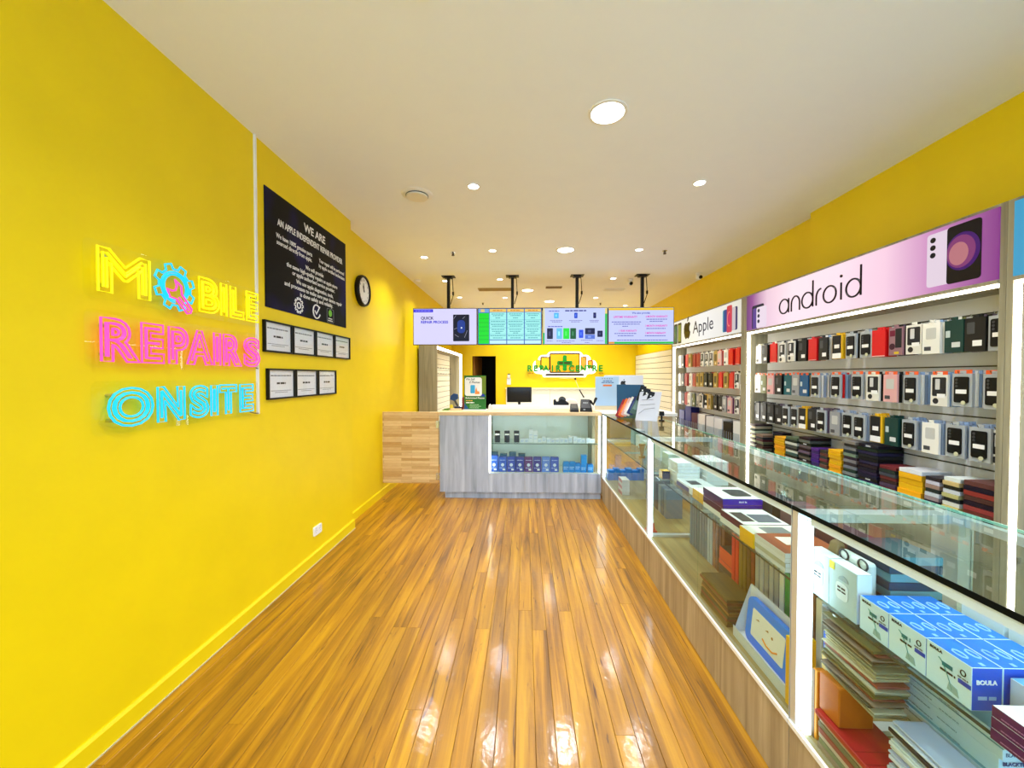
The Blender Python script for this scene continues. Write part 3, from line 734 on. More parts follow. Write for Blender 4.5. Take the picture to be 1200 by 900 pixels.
MB().prism([(-.143, .018), (-.143, .1), (-.08, .018)], -.0012, -.0004).build('blue_accent', flat((20, 80, 130)), b)
text(b, 'Refurbished Phones', .03, INKW, (0, -.001, .163), bold=.01, fit=.25)
lines(b, flat((240, 180, 80)), [(-.12, -.03, .128)], .011, -.0004); lines(b, INKW, [(-.12, -.01, .102)], .013, -.0004)
lines(b, flat((170, 210, 160)), [(-.07, .05, .075), (-.07, .08, .055), (-.07, .05, .035)], .007, -.0004)
t = thing('mini_crane_toy', 'dark blue jointed toy arm standing at the counter corner', 'toy', (-.93, 5.30, 1.101))
MB().cyl((.03, 0, 0), .05, .045, 'z', 14).build('base', flat((22, 30, 70)), t, bev=.006)
MB().tube([(.03, 0, .05), (-.0, 0, .10), (-.015, 0, .14)], .014, 8).build('arm', DGREY, t)
MB().prism([(-.07, .14), (-.02, .12), (.04, .15), (.03, .21), (-.02, .22), (-.06, .19)], -.025, .025).build('head', flat((30, 62, 110)), t)
MB().cyl((-.055, -.01, .0), .028, .07, 'z', 12, .02).build('cup', flat((220, 200, 40)), t)
t = thing('timber_offcut', 'small pale timber board with green tip on the counter corner', 'board', (-1.01, 5.32, 1.101))
MB().box(-.04, .16, -.10, .0, 0, .022).build('board', TIMBER, t, bev=.004)
MB().prism([(-.09, 0), (-.0, .0), (.03, .02), (.02, .03), (-.05, .022)], -.12, -.102).build('green_leaf', flat((90, 140, 40)), t)
t = thing('brochure_stack', 'dark red booklets standing behind the green poster stand', 'booklets', (-.80, 5.38, 1.101))
for i in range(3):
    bx('booklet', t, flat(((120, 40, 30), (150, 60, 40), (100, 36, 30))[i]), -.055+i*.02, -.038+i*.02, -.05, .05, 0, .17-.01*i)
t = thing('paper_scrap', 'crumpled white paper leaning at the green poster stand', 'paper', (-.462, 5.26, 1.101))
mb = MB(); mb.add([(-.03, 0, 0), (.04, -.02, 0), (.05, .03, .012), (.0, .03, .085), (-.02, .01, .06), (.03, -.005, .05)], [(0, 1, 5, 4), (1, 2, 3, 5), (4, 5, 3), (0, 4, 3, 2), (0, 2, 1)]); mb.build('sheet', mat('crumpled_paper', (210, 206, 200), .7), t)
t = thing('card_terminal', 'black card payment terminal standing on the timber top edge', 'payment terminal', (.625, 5.03, 1.101))
mb = MB().add([(-.055, -.045, 0), (.055, -.045, 0), (.055, .05, 0), (-.055, .05, 0), (-.05, -.03, .035), (.05, -.03, .035), (.045, .045, .10), (-.045, .045, .10)], [(0, 1, 5, 4), (1, 2, 6, 5), (2, 3, 7, 6), (3, 0, 4, 7), (4, 5, 6, 7), (3, 2, 1, 0)])
mb.build('body', BLACK, t, bev=.004)
o = MB().box(-.034, .034, -.036, .036, 0, .002).build('screen', flat((50, 44, 24)), t, (0, .008, .0705)); o.rotation_euler = (.715, 0, 0)
t = thing('desk_phone', 'black office phone with raised handset and cable', 'phone', (.775, 5.10, 1.101), -.15)
mb = MB().add([(-.07, -.08, 0), (.09, -.08, 0), (.09, .08, 0), (-.07, .08, 0), (-.06, -.06, .05), (.07, -.06, .05), (.06, .06, .155), (-.06, .06, .155)], [(0, 1, 5, 4), (1, 2, 6, 5), (2, 3, 7, 6), (3, 0, 4, 7), (4, 5, 6, 7), (3, 2, 1, 0)])
mb.build('body', BLACK, t, bev=.006)
MB().tube([(.06, .0, .14), (.10, -.01, .09), (.12, .0, .14), (.135, .02, .17)], .018, 8).build('handset', BLACK, t, smooth=True)
lines(t, LGREY, [(-.03, .03, .115), (-.025, .0, .03)], .012, -.082)
t = thing('tape_dispenser', 'black tape dispenser with round reel on the white ledge', 'tape dispenser', (.50, 5.545, 1.150))
MB().prism([(-.10, 0), (.11, 0), (.11, .03), (.05, .075), (.0, .085), (-.04, .05), (-.06, .05), (-.075, .085), (-.10, .07)], -.03, .03).build('body', BLACK, t, bev=.004)
MB().cyl((.02, -.024, .07), .05, .048, 'y', 20).build('tape_reel', DGREY, t)
# poster stand without its code, and the computer seen from behind
t = thing('side_desk', 'white side desk at the end of the timber counter', 'desk', (1.45, 5.42, 0))
MB().box(-.49, .45, -.43, .43, 1.05, 1.09).build('desk_top', WHITE, t, bev=.003)
MB().box(.40, .43, -.40, .40, 0, 1.05).box(-.45, -.42, -.40, .40, 0, 1.05).build('legs_panel', OFFW, t)
t = thing('acrylic_poster', 'pale blue poster in a white tabletop stand beside the computer', 'sign', (1.075, 5.22, 1.0902))
MB().box(-.165, .17, -.06, .08, 0, .018).build('base', WHITEG, t, bev=.003)
MB().box(-.155, .155, .0, .03, .018, .075).build('timber_foot', flat((222, 206, 170)), t)
b = MB().box(-.152, .152, -.002, .006, .075, .455).build('poster', flat((176, 206, 236)), t)
for i in range(5): MB().prism([(-.062+i*.031+.011*math.cos(PI/2+k*PI/5)*(1 if k % 2 == 0 else .45), .43+.011*math.sin(PI/2+k*PI/5)*(1 if k % 2 == 0 else .45)) for k in range(10)], -.0034, -.002).build('star', flat((130, 140, 150)), b)
lines(b, flat((90, 120, 170)), [(-.055, .065, .398), (-.075, .085, .378)], .012, -.002)
MB().prism(rr(-.055, .06, .330, .352, .006), -.0034, -.002).build('orange_pill', flat((226, 120, 60)), b)
t = thing('desktop_computer', 'silver all-in-one computer seen from behind on the side desk', 'computer', (1.38, 5.60, 1.0902))
o = MB().prism(rr(-.27, .27, .11, .475, .018), -.012, .008).build('casing', mat('silver_casing', (214, 216, 222), .35, metal=.3), t)
mb = MB().add([(-.09, -.02, .30), (.09, -.02, .30), (.09, -.1, .008), (-.09, -.1, .008), (-.09, -.012, .30), (.09, -.012, .30), (.09, -.09, .0), (-.09, -.09, .0)], [(0, 1, 2, 3), (7, 6, 5, 4), (0, 3, 7, 4), (1, 5, 6, 2), (0, 4, 5, 1), (3, 2, 6, 7)])
mb.box(-.09, .09, -.1, .09, 0, .008).build('stand', mat('silver_casing', None), t)
def apple_shape(s, cx, cz):
    R = [(0, .36), (.10, .42), (.24, .43), (.36, .36), (.40, .30), (.31, .20), (.28, .08), (.31, -.05), (.42, -.15), (.36, -.31), (.26, -.44), (.17, -.49), (.06, -.45), (0, -.44),
         (-.06, -.45), (-.17, -.49), (-.26, -.44), (-.36, -.30), (-.43, -.12), (-.44, .08), (-.40, .26), (-.30, .38), (-.18, .43), (-.08, .40)]
    return [(cx+a*s, cz+b*s) for a, b in R], [(cx+a*s, cz+b*s) for a, b in [(0, .47), (.02, .60), (.10, .70), (.19, .74), (.18, .62), (.11, .51)]]
def apple_logo(parent, s, cx, cz, m, y0, y1, name='logo'):
    a, b = apple_shape(s, cx, cz); return MB().prism(a, y0, y1).prism(b, y0, y1).build(name, m, parent)
apple_logo(t, .085, -.005, .36, INK, -.0132, -.012)
MB().cyl((.0, -.028, .17), .02, .016, 'y', 14).build('port', DGREY, t)
MB().tube([(0, -.03, .17), (-.02, -.12, .16), (-.06, -.16, .08), (-.1, -.14, .03), (-.04, -.1, .012)], .006, 6).build('power_cord', DGREY, t)

# ================================================================= rear of the shop
def slat_unit(name, label, cat, loc, rz, w, z0, z1, n, led=True, sides=True, depth=.31):
    """slat wall, local x along wall, front -y, back at y=0"""
    t = thing(name, label, cat, loc, rz)
    bx('backing', t, mat('slat_gap', (120, 112, 84), .7), -w/2, w/2, -.012, 0, z0, z1)
    h = (z1-z0)/n
    me = MB().box(-w/2+.005, w/2-.005, -.026, -.012, .004, h-.006).mesh('slat', mat('slat_cream', (236, 234, 214), .4), bev=.002)
    for i in range(n): link('slat', me, t, (0, 0, z0+i*h))
    if sides:
        bx('side_panel', t, OAKS, -w/2-.04, -w/2, -depth, 0, 0, z1+.05); bx('side_panel', t, OAKS, w/2, w/2+.04, -depth, 0, 0, z1+.05)
        bx('top_panel', t, OAKS, -w/2, w/2, -depth, 0, z1, z1+.05)
        bx('base_cabinet', t, OAKS, -w/2, w/2, -depth, 0, 0, z0)
    if led:
        bx('led_strip', t, LED, -w/2, w/2, -depth-.004, -depth+.03, z1-.0, z1+.035)
        bx('led_strip', t, LED, w/2-.03, w/2, -depth-.004, -depth+.03, z0, z1)
    return t
t = slat_unit('slatwall_unit', 'cream slatwall display unit framed in oak and light strips', 'display unit', (LX2+.03, 8.10, 0), RL, 2.62, .75, 2.03, 11)
for i in range(9):
    for z in (1.72, 1.60):
        MB().tube([(-1.15+i*.28, -.026, z), (-1.15+i*.28, -.10, z), (-1.15+i*.28, -.105, z+.015)], .004, 5).build('hook', DGREY, t)
g = thing('hanging_cable', 'black looped cable hanging on the slatwall', 'cable', (LX2+.06, 7.05, 1.72), RL)
MB().tube([(-.05, 0, .12), (.04, 0, .14), (.06, 0, .05), (-.02, 0, .0), (-.03, 0, -.12), (.02, 0, -.13)], .012, 6).build('loop', BLACK, g)
t = slat_unit('slatwall', 'wide cream slatwall on the yellow wall behind the computer', 'slatwall', (RX2-.03, 8.35, 0), -PI/2, 3.25, .6, 2.06, 13, led=False, sides=False)
# illuminated logo on the rear wall
LGL = mat('logo_halo', (255, 255, 244), .5, emit=1.3, ecol=(255, 252, 225))
t = thing('wall_logo', 'illuminated laptop logo with green cross and green lettering', 'sign', (.98, BY, 1.86))
k = 10/465
def px2(x, y): return ((x-661)*k*1.0, (425.5-y)*k)
def lp(x0, x1, y0, y1): return (x0-661)*k, (x1-661)*k, (425.5-y1)*k, (425.5-y0)*k
mb = MB()
for a in ((641, 683, 411, 440), (631, 692, 415, 438), (625, 699, 421, 437)):
    q = lp(*a); mb.prism(rr(q[0], q[1], q[2], q[3], .12), -.02, -.005)
q = lp(636, 687, 434, 441); mb.prism(rr(q[0], q[1], q[2], q[3], .05), -.0201, -.005)
mb.build('halo', LGL, t)
ORG = flat((255, 186, 20)); BRN = flat((64, 26, 18))
def fr(name, x0, x1, y0, y1, y, m_out, m_in, wdt=.03):
    q = lp(x0, x1, y0, y1)
    MB().prism(rr(q[0], q[1], q[2], q[3], .03), y, y+.02).build(name, m_out, t)
    MB().prism(rr(q[0]+wdt, q[1]-wdt, q[2]+wdt, q[3]-wdt, .015), y-.002, y).build(name+'_panel', m_in, t)
fr('tablet', 633.5, 645, 417, 433, -.042, BRN, flat((250, 200, 30)))
fr('phone', 628, 634, 421, 430, -.041, flat((190, 140, 40)), flat((250, 210, 50)), .014)
fr('tablet', 680, 687, 417, 433, -.042, BRN, flat((236, 170, 60)), .02)
fr('watch', 688, 694.5, 421, 431, -.041, flat((180, 90, 30)), flat((250, 190, 40)), .03)
fr('laptop_screen', 644, 679.5, 413, 436, -.05, BRN, ORG)
q = lp(639.5, 684, 437, 439.3); MB().prism(rr(q[0], q[1], q[2], q[3], .02), -.052, -.03).build('laptop_base', flat((40, 22, 18)), t)
GRN = flat((16, 146, 42))
q = lp(659.5, 664, 415.5, 433.5); q2 = lp(653, 670.5, 422, 427)
MB().prism(rr(q[0], q[1], q[2], q[3], .03), -.062, -.05).prism(rr(q2[0], q2[1], q2[2], q2[3], .03), -.0625, -.05).build('cross', GRN, t)
lines(t, flat((60, 60, 20)), [(-.13, .16, q2[2]+.055)], .05, -.063)
for ch, cx in zip('REPAIR', (621, 628, 634.5, 640, 647.5, 654)): text(t, ch, .205, GRN, ((cx-661)*k, -.066, (431-425.5)*-k), name='letter', bold=.035, ext=.012)
for ch, cx in zip('CENTRE', (669.5, 676.5, 683, 689.5, 696, 703)): text(t, ch, .205, GRN, ((cx-661)*k, -.066, (431-425.5)*-k), name='letter', bold=.035, ext=.012)
lines(t, flat((220, 150, 30)), [(-.90, -.77, -.235), (.86, .98, -.235)], .03, -.02)
# workbench
t = thing('workbench', 'white workbench with tall splashback under the illuminated logo', 'workbench', (1.08, 9.65, 0))
for a, b in ((-1.55, -.45), (-.445, .30), (.305, 1.64)): bx('splashback', t, OFFW, a, b, .31, .345, .78, 1.235)
bx('ledge', t, mat('ledge_cream', (244, 240, 196), .4), -1.57, 1.64, .27, .348, 1.236, 1.262)
bx('bench_top', t, WHITE, -1.57, 1.64, -.35, .31, .74, .78)
for a in (-1.55, .0, 1.60): bx('leg_panel', t, OFFW, a, a+.03, -.33, .3, 0, .74)
t = thing('monitor', 'black computer monitor on the white workbench by the doorway', 'monitor', (-.13, 9.35, .78))
MB().box(-.29, .29, -.02, .02, .16, .52).build('panel', BLACK, t, bev=.004)
bx('screen', t, mat('dark_screen', (6, 6, 8), .15), -.275, .275, -.0215, -.02, .175, .505)
MB().box(-.03, .03, .0, .03, .012, .2).cyl((0, 0, 0), .11, .012, 'z', 20).build('stand', BLACK, t)
t = thing('desk_lamp', 'thin articulated work lamp on the white workbench', 'lamp', (1.42, 9.5, .78))
MB().cyl((0, 0, 0), .08, .025, 'z', 20).build('base', WHITE, t)
MB().tube([(0, 0, .02), (-.02, 0, .28)], .007).build('lower_arm', ALU, t); MB().tube([(-.02, 0, .28), (-.12, 0, .45)], .016).build('middle_arm', BLACK, t)
MB().tube([(-.12, 0, .45), (-.22, 0, .70)], .007).build('upper_arm', ALU, t); MB().cyl((-.02, -.018, .28), .02, .036, 'y', 10).cyl((-.22, -.02, .71), .024, .04, 'y', 10).build('joint', BLACK, t)
MB().box(-.58, -.24, -.02, .02, .715, .73).build('lamp_head', mat('lamp_head_pale', (230, 216, 150), .4), t)
t = thing('workshop_machine', 'rounded white bench machine on the workbench near the lamp', 'machine', (1.10, 9.45, .78))
MB().prism([(-.16, 0), (.16, 0), (.16, .14), (.10, .22), (-.06, .25), (-.15, .19)], -.12, .12).build('body', WHITEG, t, bev=.02)
t = thing('paper_tray', 'low white paper tray with dark gadgets on the workbench', 'tray', (.42, 9.35, .78))
MB().box(-.26, .26, -.14, .14, 0, .03).build('tray', WHITE, t, bev=.004); MB().box(-.18, .02, -.1, .06, .03, .12).build('gadget', LGREY, t, bev=.01); MB().box(-.24, .2, -.12, -.08, .03, .05).build('gadget', BLACK, t)
t = thing('wall_thermostat', 'small white wall control with dark cap beside the doorway', 'wall control', (-.40, BY, 1.44))
MB().box(-.05, .05, -.03, 0, -.10, .06).build('switch_plate', WHITE, t, bev=.004); MB().box(-.035, .035, -.05, 0, .065, .15).build('sensor', OFFW, t, bev=.006); MB().box(-.03, .03, -.045, 0, .152, .175).build('cap', DGREY, t)

# ================================================================= display stands on the far glass counter
CT = 1.0855                                  # top of the glass counters
t = thing('card_holder', 'teal card holder fanned open on the far glass counter', 'card holder', (1.13, 4.42, CT), -.35)
mb = MB().add([(-.12, .08, 0), (.13, .08, 0), (.17, .14, .37), (-.13, .14, .37), (-.12, .09, 0), (.13, .09, 0), (.17, .15, .37), (-.13, .15, .37)], [(0, 1, 2, 3), (7, 6, 5, 4), (0, 3, 7, 4), (1, 5, 6, 2), (0, 4, 5, 1), (3, 2, 6, 7)])
mb.build('back_board', flat((24, 78, 116)), t)
MB().box(-.12, .13, .02, .085, 0, .05).build('tray', SLEEVE, t)
mb = MB().add([(-.10, .01, 0), (.14, .01, 0), (.12, -.02, .16), (-.02, -.01, .16), (-.10, .02, 0), (.14, .02, 0), (.12, -.01, .16), (-.02, 0, .16)], [(0, 1, 2, 3), (7, 6, 5, 4), (0, 3, 7, 4), (1, 5, 6, 2), (0, 4, 5, 1), (3, 2, 6, 7)])
mb.build('front_pocket', mat('pocket_green', (92, 124, 112), .25), t)
cards = [((150, 26, 26), 'dark red sample card leaning in the teal card holder'), ((222, 110, 30), 'orange sample card leaning in the teal card holder'), ((214, 160, 150), 'pink sample card leaning in the teal card holder'), ((230, 226, 220), 'white sample card leaning in the teal card holder'),
         ((24, 36, 92), 'navy sample card leaning in the teal card holder'), ((70, 96, 90), 'grey-green sample card leaning in the teal card holder')]
for i, (c, lab) in enumerate(cards):
    o = tag(MB().prism(rr(-.032, .032, 0, .21, .008), -.003, .003).build('sample_card', flat(c), None, (1.03+i*.026, 4.43-i*.022, CT+.012+.01*i), -.35), lab, 'card', 'sample cards in the teal holder')
    o.rotation_euler = (-.15, .42, -.35)
    bx('card_print', o, flat(tuple(min(255, u+40) for u in c)), -.02, .02, -.0038, -.003, .05, .15)
for i in range(3):
    o = tag(MB().prism(rr(-.03, .03, 0, .17, .006), -.004, .004).build('phone_sleeve', BLACK, None, (1.225+i*.035, 4.30-i*.03, CT+.2-.03*i), -.35), 'black phone sleeve standing above the white leaflet board', 'sleeve', 'black phone sleeves on the leaflet board')
    o.rotation_euler = (-.12, .3, -.35)
    MB().prism(circ(0, .12, .008, 10), -.005, -.004).build('white_dot', INKW, o)
    bx('white_print', o, INKW, -.012, .012, -.005, -.004, .05, .085)
t = thing('leaflet_board', 'white leaflet board leaning on the far glass counter', 'leaflet', (1.245, 4.18, CT), -.45)
mb = MB().add([(-.09, 0, 0), (.13, 0, 0), (.16, .11, .30), (-.06, .11, .30), (-.09, .006, 0), (.13, .006, 0), (.16, .116, .30), (-.06, .116, .30)], [(0, 1, 2, 3), (7, 6, 5, 4), (0, 3, 7, 4), (1, 5, 6, 2), (0, 4, 5, 1), (3, 2, 6, 7)])
mb.build('board', flat((188, 192, 204)), t)
MB().tube([(-.06, .02, .07), (.0, .04, .12), (.1, .045, .135)], .002, 5).tube([(-.05, .055, .16), (.1, .06, .175)], .002, 5).tube([(-.04, .075, .215), (.08, .078, .22)], .002, 5).build('drawn_line', INKG, t)
t = thing('camera_clip', 'small black clip mount standing beside the white leaflet board', 'clip', (1.42, 4.16, CT))
MB().cyl((0, 0, 0), .03, .012, 'z', 14).cyl((0, 0, .012), .01, .05, 'z', 10).box(-.022, .022, -.015, .015, .055, .10).build('clip', BLACK, t, bev=.002)

# ================================================================= glass display counters along the wall bays
FX, KX = .965, 1.50
def glass_counter(y0, y1, label, frame=True, splits=None, shelf=True):
    t = thing('glass_counter', label, 'display counter', ((FX+KX)/2, (y0+y1)/2, 0), 0, 'glass display counters'); ox, oy = (FX+KX)/2, (y0+y1)/2
    def P(name, m, a, b, c, d, e, f, bev=0, par=None): return bx(name, par or t, m, a-ox, b-ox, c-oy, d-oy, e, f, bev=bev)
    P('base', OAKS, FX+.02, KX, y0, y1, .0, .28)
    n = max(2, round((y1-y0)/.62)); w = (y1-y0)/n
    for i in range(n): P('base_panel', OAKB, FX, FX+.018, y0+i*w+.001, y0+(i+1)*w-.001, .004, .283)
    P('deck', DECK, FX+.004, KX, y0, y1, .283, .30)
    P('trim_strip', WHITEG, FX-.006, FX+.004, y0, y1, .284, .302)
    # post and light strips at the far end
    P('post', ALU, FX, FX+.03, y1-.032, y1-.002, .30, 1.074); P('post', ALU, KX-.05, KX, y1-.09, y1-.002, .30, 1.074)
    P('led_strip', LEDC, FX+.004, FX+.024, y1-.074, y1-.034, .31, 1.045 if frame else 1.07)
    P('post', ALU, FX, FX+.03, y0, y0+.002, .30, 1.074)
    P('end_rail', ALU, FX+.03, KX-.05, y1-.06, y1-.004, 1.045, 1.074); P('end_rail', ALU, FX+.024, KX-.15, y1-.06, y1-.02, .3005, .318)
    if frame:
        P('front_rail', mat('rail_white', (206, 228, 236), .3), FX+.002, FX+.026, y0, y1-.09, 1.046, 1.074)
        P('rear_rail', ALU, KX-.03, KX-.004, y0, y1-.09, 1.046, 1.074)
    cuts = [y0]+(splits or [(y0+y1)/2])+[y1-.034]
    for a, b in zip(cuts, cuts[1:]): P('front_pane', GLASSM, FX+.008, FX+.013, a+.001, b-.001, .302, 1.073)
    for a, b in ((y0, (y0+y1)/2+.02), ((y0+y1)/2-.02, y1-.09)): P('rear_door', GLASSM, KX-.018+(.007 if a > y0 else 0), KX-.013+(.007 if a > y0 else 0), a, b, .302, 1.045)
    tp = P('glass_top', GLASST, FX, KX, y0, y1-.001, 1.0755, 1.085)
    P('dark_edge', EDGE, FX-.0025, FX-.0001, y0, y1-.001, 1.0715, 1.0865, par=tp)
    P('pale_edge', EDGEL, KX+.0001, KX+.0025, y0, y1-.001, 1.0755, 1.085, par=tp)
    if shelf:
        sh = P('glass_shelf', GLASSM, FX+.04, KX-.06, y0+.01, y1-.1, .777, .785)
        P('shelf_edge', mat('shelf_edge_dark', (40, 60, 58), .2), FX+.038, FX+.0399, y0+.01, y1-.1, .777, .785, par=sh)
        for yy in (y0+.05, (y0+y1)/2, y1-.14): P('shelf_bracket', ALU, FX+.05, KX-.06, yy, yy+.012, .762, .7765)
    return t
glass_counter(-.40, 1.455, 'glass display counter holding blue charger boxes and white box stacks', splits=[.55])
glass_counter(1.458, 3.155, 'glass display counter holding yellow and purple flat boxes', splits=[2.25])
glass_counter(3.158, 4.965, 'glass display counter joined to the timber-topped service counter', frame=False, splits=[])

# ---- goods: boxes that show front (-X), end (-Y) and top
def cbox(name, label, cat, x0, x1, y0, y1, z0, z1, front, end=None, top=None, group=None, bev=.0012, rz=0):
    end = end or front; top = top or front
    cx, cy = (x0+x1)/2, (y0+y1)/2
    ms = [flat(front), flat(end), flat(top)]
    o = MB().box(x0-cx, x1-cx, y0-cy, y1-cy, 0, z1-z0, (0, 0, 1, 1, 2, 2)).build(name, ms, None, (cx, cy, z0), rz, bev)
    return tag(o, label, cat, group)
def ftext(o, s, size, m, y, z, x, **k):      # print on the -X face of an unrotated box; y,z local
    return text(o, s, size, m, (x-.0007, y, z), -PI/2, **k)
def fplate(o, pts, m, x, t=.0006, name='print'):   # outline in (-y,z) seen from the front
    return MB().prism(pts, -t, t).build(name, m, o, (x-.0003, 0, 0), -PI/2)
SZ = .7852
G_ = (214, 224, 228); DG = (150, 176, 180)
for i, (a, b) in enumerate(((1.352, 1.448), (1.240, 1.350))):
    o = cbox('earphone_box', ('upright pale grey earphone box with yellow tag touching the counter post', 'upright pale grey earphone box with yellow tag beside blue boxes')[i], 'box', 1.02, 1.066, a, b, SZ, SZ+.155, (178, 200, 204), (226, 236, 240), (236, 240, 240), 'grey earphone boxes')
    w = (b-a)/2
    fplate(o, rr(-w+.001, -w+.022, .128, .153, .002), flat((214, 206, 20)), -.0235, name='yellow_tag')
    fplate(o, rr(-.026, .022, .045, .10, .014), flat((216, 228, 232)), -.0235, name='case_picture')
    fplate(o, [(.004+.02*math.cos(u*.4), .108+.016*math.sin(u*.4)) for u in range(9)], flat((150, 170, 178)), -.0236, name='bud_picture')
    lines(o, INK, [(-.018, .014, .083)], .006, 0, loc=(-.0245, 0, 0), rz=-PI/2)
    lines(o, INK, [(-.018, .014, .072)], .005, 0, loc=(-.0245, 0, 0), rz=-PI/2)
BLU = (6, 122, 228)
def charger(x0, y0, y1, lab, grp, front=True):
    o = cbox('charger_box', lab, 'box', x0, x0+.068, y0, y1, SZ, SZ+.10, (208, 234, 248), (14, 84, 208), BLU, grp)
    f = -.0345; w = (y1-y0)/2
    if front:
        ftext(o, 'BOULA', .009, INK, w-.024, .09, f, bold=.02)
        MB().tube([(f-.0004, w-.03-.02*math.sin(u*.5)*0 - u*.004, .075-.06*(u/8)**1.6) for u in range(9)], .0009, 5).build('cable_print', flat((40, 140, 130)), o)
        fplate(o, [(.0, .012), (.026, .008), (.022, .026), (.004, .030)], flat((150, 180, 178)), f, name='plug_print')
        lines(o, flat((40, 120, 130)), [(-.012, .012, .066)], .010, 0, loc=(f-.0005, 0, 0), rz=-PI/2)
        lines(o, INK, [(-.016, .018, .051)], .005, 0, loc=(f-.0005, 0, 0), rz=-PI/2)
        MB().tube([(f-.0004, -w+.017+.0055*math.cos(u*PI/8), .074+.0065*math.sin(u*PI/8)) for u in range(16)], .0012, 5, closed=True).build('ring_print', INK, o)
        lines(o, INKG, [(w-.028, w-.006, .061)], .0035, 0, loc=(f-.0005, 0, 0), rz=-PI/2)
        fplate(o, rr(w-.027, w-.0005, .046, .056, .0006), flat((26, 70, 190)), f, name='blue_bar')
        text(o, 'BOULA', .014, INKW, (-.002, -w-.0012, .066), bold=.03)
        lines(o, flat((150, 190, 240)), [(-.02, .02, .03)], .008, -w-.0006)
    # pale prints on the lid
    for cx in (-.012, .018):
        q = MB().tube([(cx+.008*math.cos(u*PI/4), -.005+.016*math.sin(u*PI/4), .1004) for u in range(8)], .0022, 4, closed=True); q.build('lid_print', flat((150, 200, 246)), o)
    bx('lid_print', o, flat((150, 200, 246)), -.004, .004, -w+.006, -w+.016, .1, .1008)
    return o
ys = [(1.134, 1.228), (1.030, 1.132), (.926, 1.028)]
for i, (a, b) in enumerate(ys): charger(1.02, a, b, '%s blue-topped charger box with white front from the grey earphone boxes' % ORD[i], 'blue charger boxes, front row')
for j in (1, 2):
    for i, (a, b) in enumerate(ys): charger(1.02+.0695*j, a, b, 'blue charger box, %s row, %s from the earphone boxes' % (ORD[j], ORD[i]), 'blue charger boxes, rear rows', False)
for i in range(2): cbox('white_gadget_box', ('white printed box behind the last blue charger boxes', 'white printed box behind the first blue charger boxes')[i], 'box', 1.245, 1.30, .95+i*.11, 1.05+i*.11, SZ, SZ+.12, (220, 230, 238), None, None, 'white boxes behind the chargers')
cbox('white_gadget_box', 'pale box with grey print beside the purple stack', 'box', 1.095, 1.20, .84, .918, SZ, SZ+.085, (206, 220, 236), (220, 228, 240), (96, 170, 220))
for i in range(8):
    cbox('tablet_film_box', 'flat teal film box, %s from bottom, behind the earphone boxes' % ORD[i], 'box', 1.12+.004*(i % 2), 1.28, 1.245, 1.405-.006*(i % 3), SZ+i*.0262, SZ+i*.0262+.0255, (90, 138, 148) if i % 2 else (22, 52, 74), (96, 150, 164) if i % 2 else (30, 66, 92), (70, 96, 104), 'teal film boxes')
for i in range(3):
    o = cbox('purple_box', 'flat purple box with white lid, %s from bottom, beside the chargers' % ORD[i], 'box', .985+.001*i, 1.089, .60, .858, SZ+i*.0240, SZ+i*.0240+.023, (84, 22, 84), (70, 20, 90), (240, 240, 242), 'purple boxes with white lids')
    lines(o, flat((180, 120, 170)), [(-.11, .11, .008)], .002, 0, loc=(-.0527, 0, 0), rz=-PI/2)
    lines(o, flat((190, 192, 200)), [(-.06, .04, 0)], .006, 0, loc=(0, 0, .0), rz=0) if False else None
t = thing('pouch', 'clear white pouch with grey rings behind the earphone boxes', 'pouch', (1.092, 1.33, SZ))
MB().box(-.016, .016, -.06, .06, 0, .175).build('pouch', flat((214, 220, 214)), t, bev=.01)
for yy in (.03, -.045): MB().tube([(-.018+.0*u, yy+.018*math.cos(u*PI/8), .165+.016*math.sin(u*PI/8)) for u in range(16)], .003, 5, closed=True).build('ring', DGREY, t)
t = thing('brown_packet', 'crumpled brown packet beside the clear pouch at the counter post', 'packet', (1.092, 1.415, SZ))
MB().prism([(-.02, 0), (.02, 0), (.024, .12), (.012, .19), (-.008, .182), (-.024, .12)], -.022, .022).build('packet', flat((120, 100, 66)), t, bev=.006)
# lower deck of the same counter
DZ0 = .3006
for i in range(14):
    z = DZ0+i*.0272; dx = random.uniform(0, .012); hh = .0268
    o = cbox('cable_box', 'long white flat box, %s from bottom of the stack below charger boxes' % ORD[i], 'box', 1.14+dx, 1.32, .975+random.uniform(-.006, .006), 1.25+random.uniform(-.01, .01), z, z+hh, (190, 216, 228), (176, 208, 236), (126, 174, 186), 'stacked long white boxes')
    text(o, 'BLACKTECH', .0125, flat((30, 70, 130)), (-.045, -.1385-.0012, .014), bold=.02)
    lines(o, flat((120, 150, 156)), [(-.09, -.02, .016), (.0, .05, .010)], .003, 0, loc=(-.0932, 0, 0), rz=-PI/2)
for i in range(12):
    c = ((208, 220, 224), (196, 204, 214), (40, 44, 50), (214, 222, 236), (186, 198, 224), (206, 216, 220), (220, 228, 230))[i % 7]
    o = cbox('white_sleeve', 'thin pale packet, %s from bottom, before the long white boxes' % ORD[i], 'packet', 1.035+.004*(i % 3), 1.130, .93+.003*i, 1.148-.002*(i % 4), DZ0+.129+i*.0125, DZ0+.129+i*.0125+(.006 if i % 3 else .010), c, None, None, 'thin white packets')
    o.rotation_euler = (0, 0, random.uniform(-.02, .02))
for i in range(6):
    o = cbox('tablet_sleeve', 'tablet sleeve pack, %s from bottom, under the red folder' % ORD[i], 'pack', .99+.002*(i % 3), 1.128, 1.01, 1.352-.004*(i % 2), DZ0+i*.018, DZ0+i*.018+.0165, ((150, 130, 110), (120, 128, 92), (196, 180, 160), (150, 70, 60), (110, 108, 80), (190, 170, 150))[i], None, None, 'packs under the red folder')
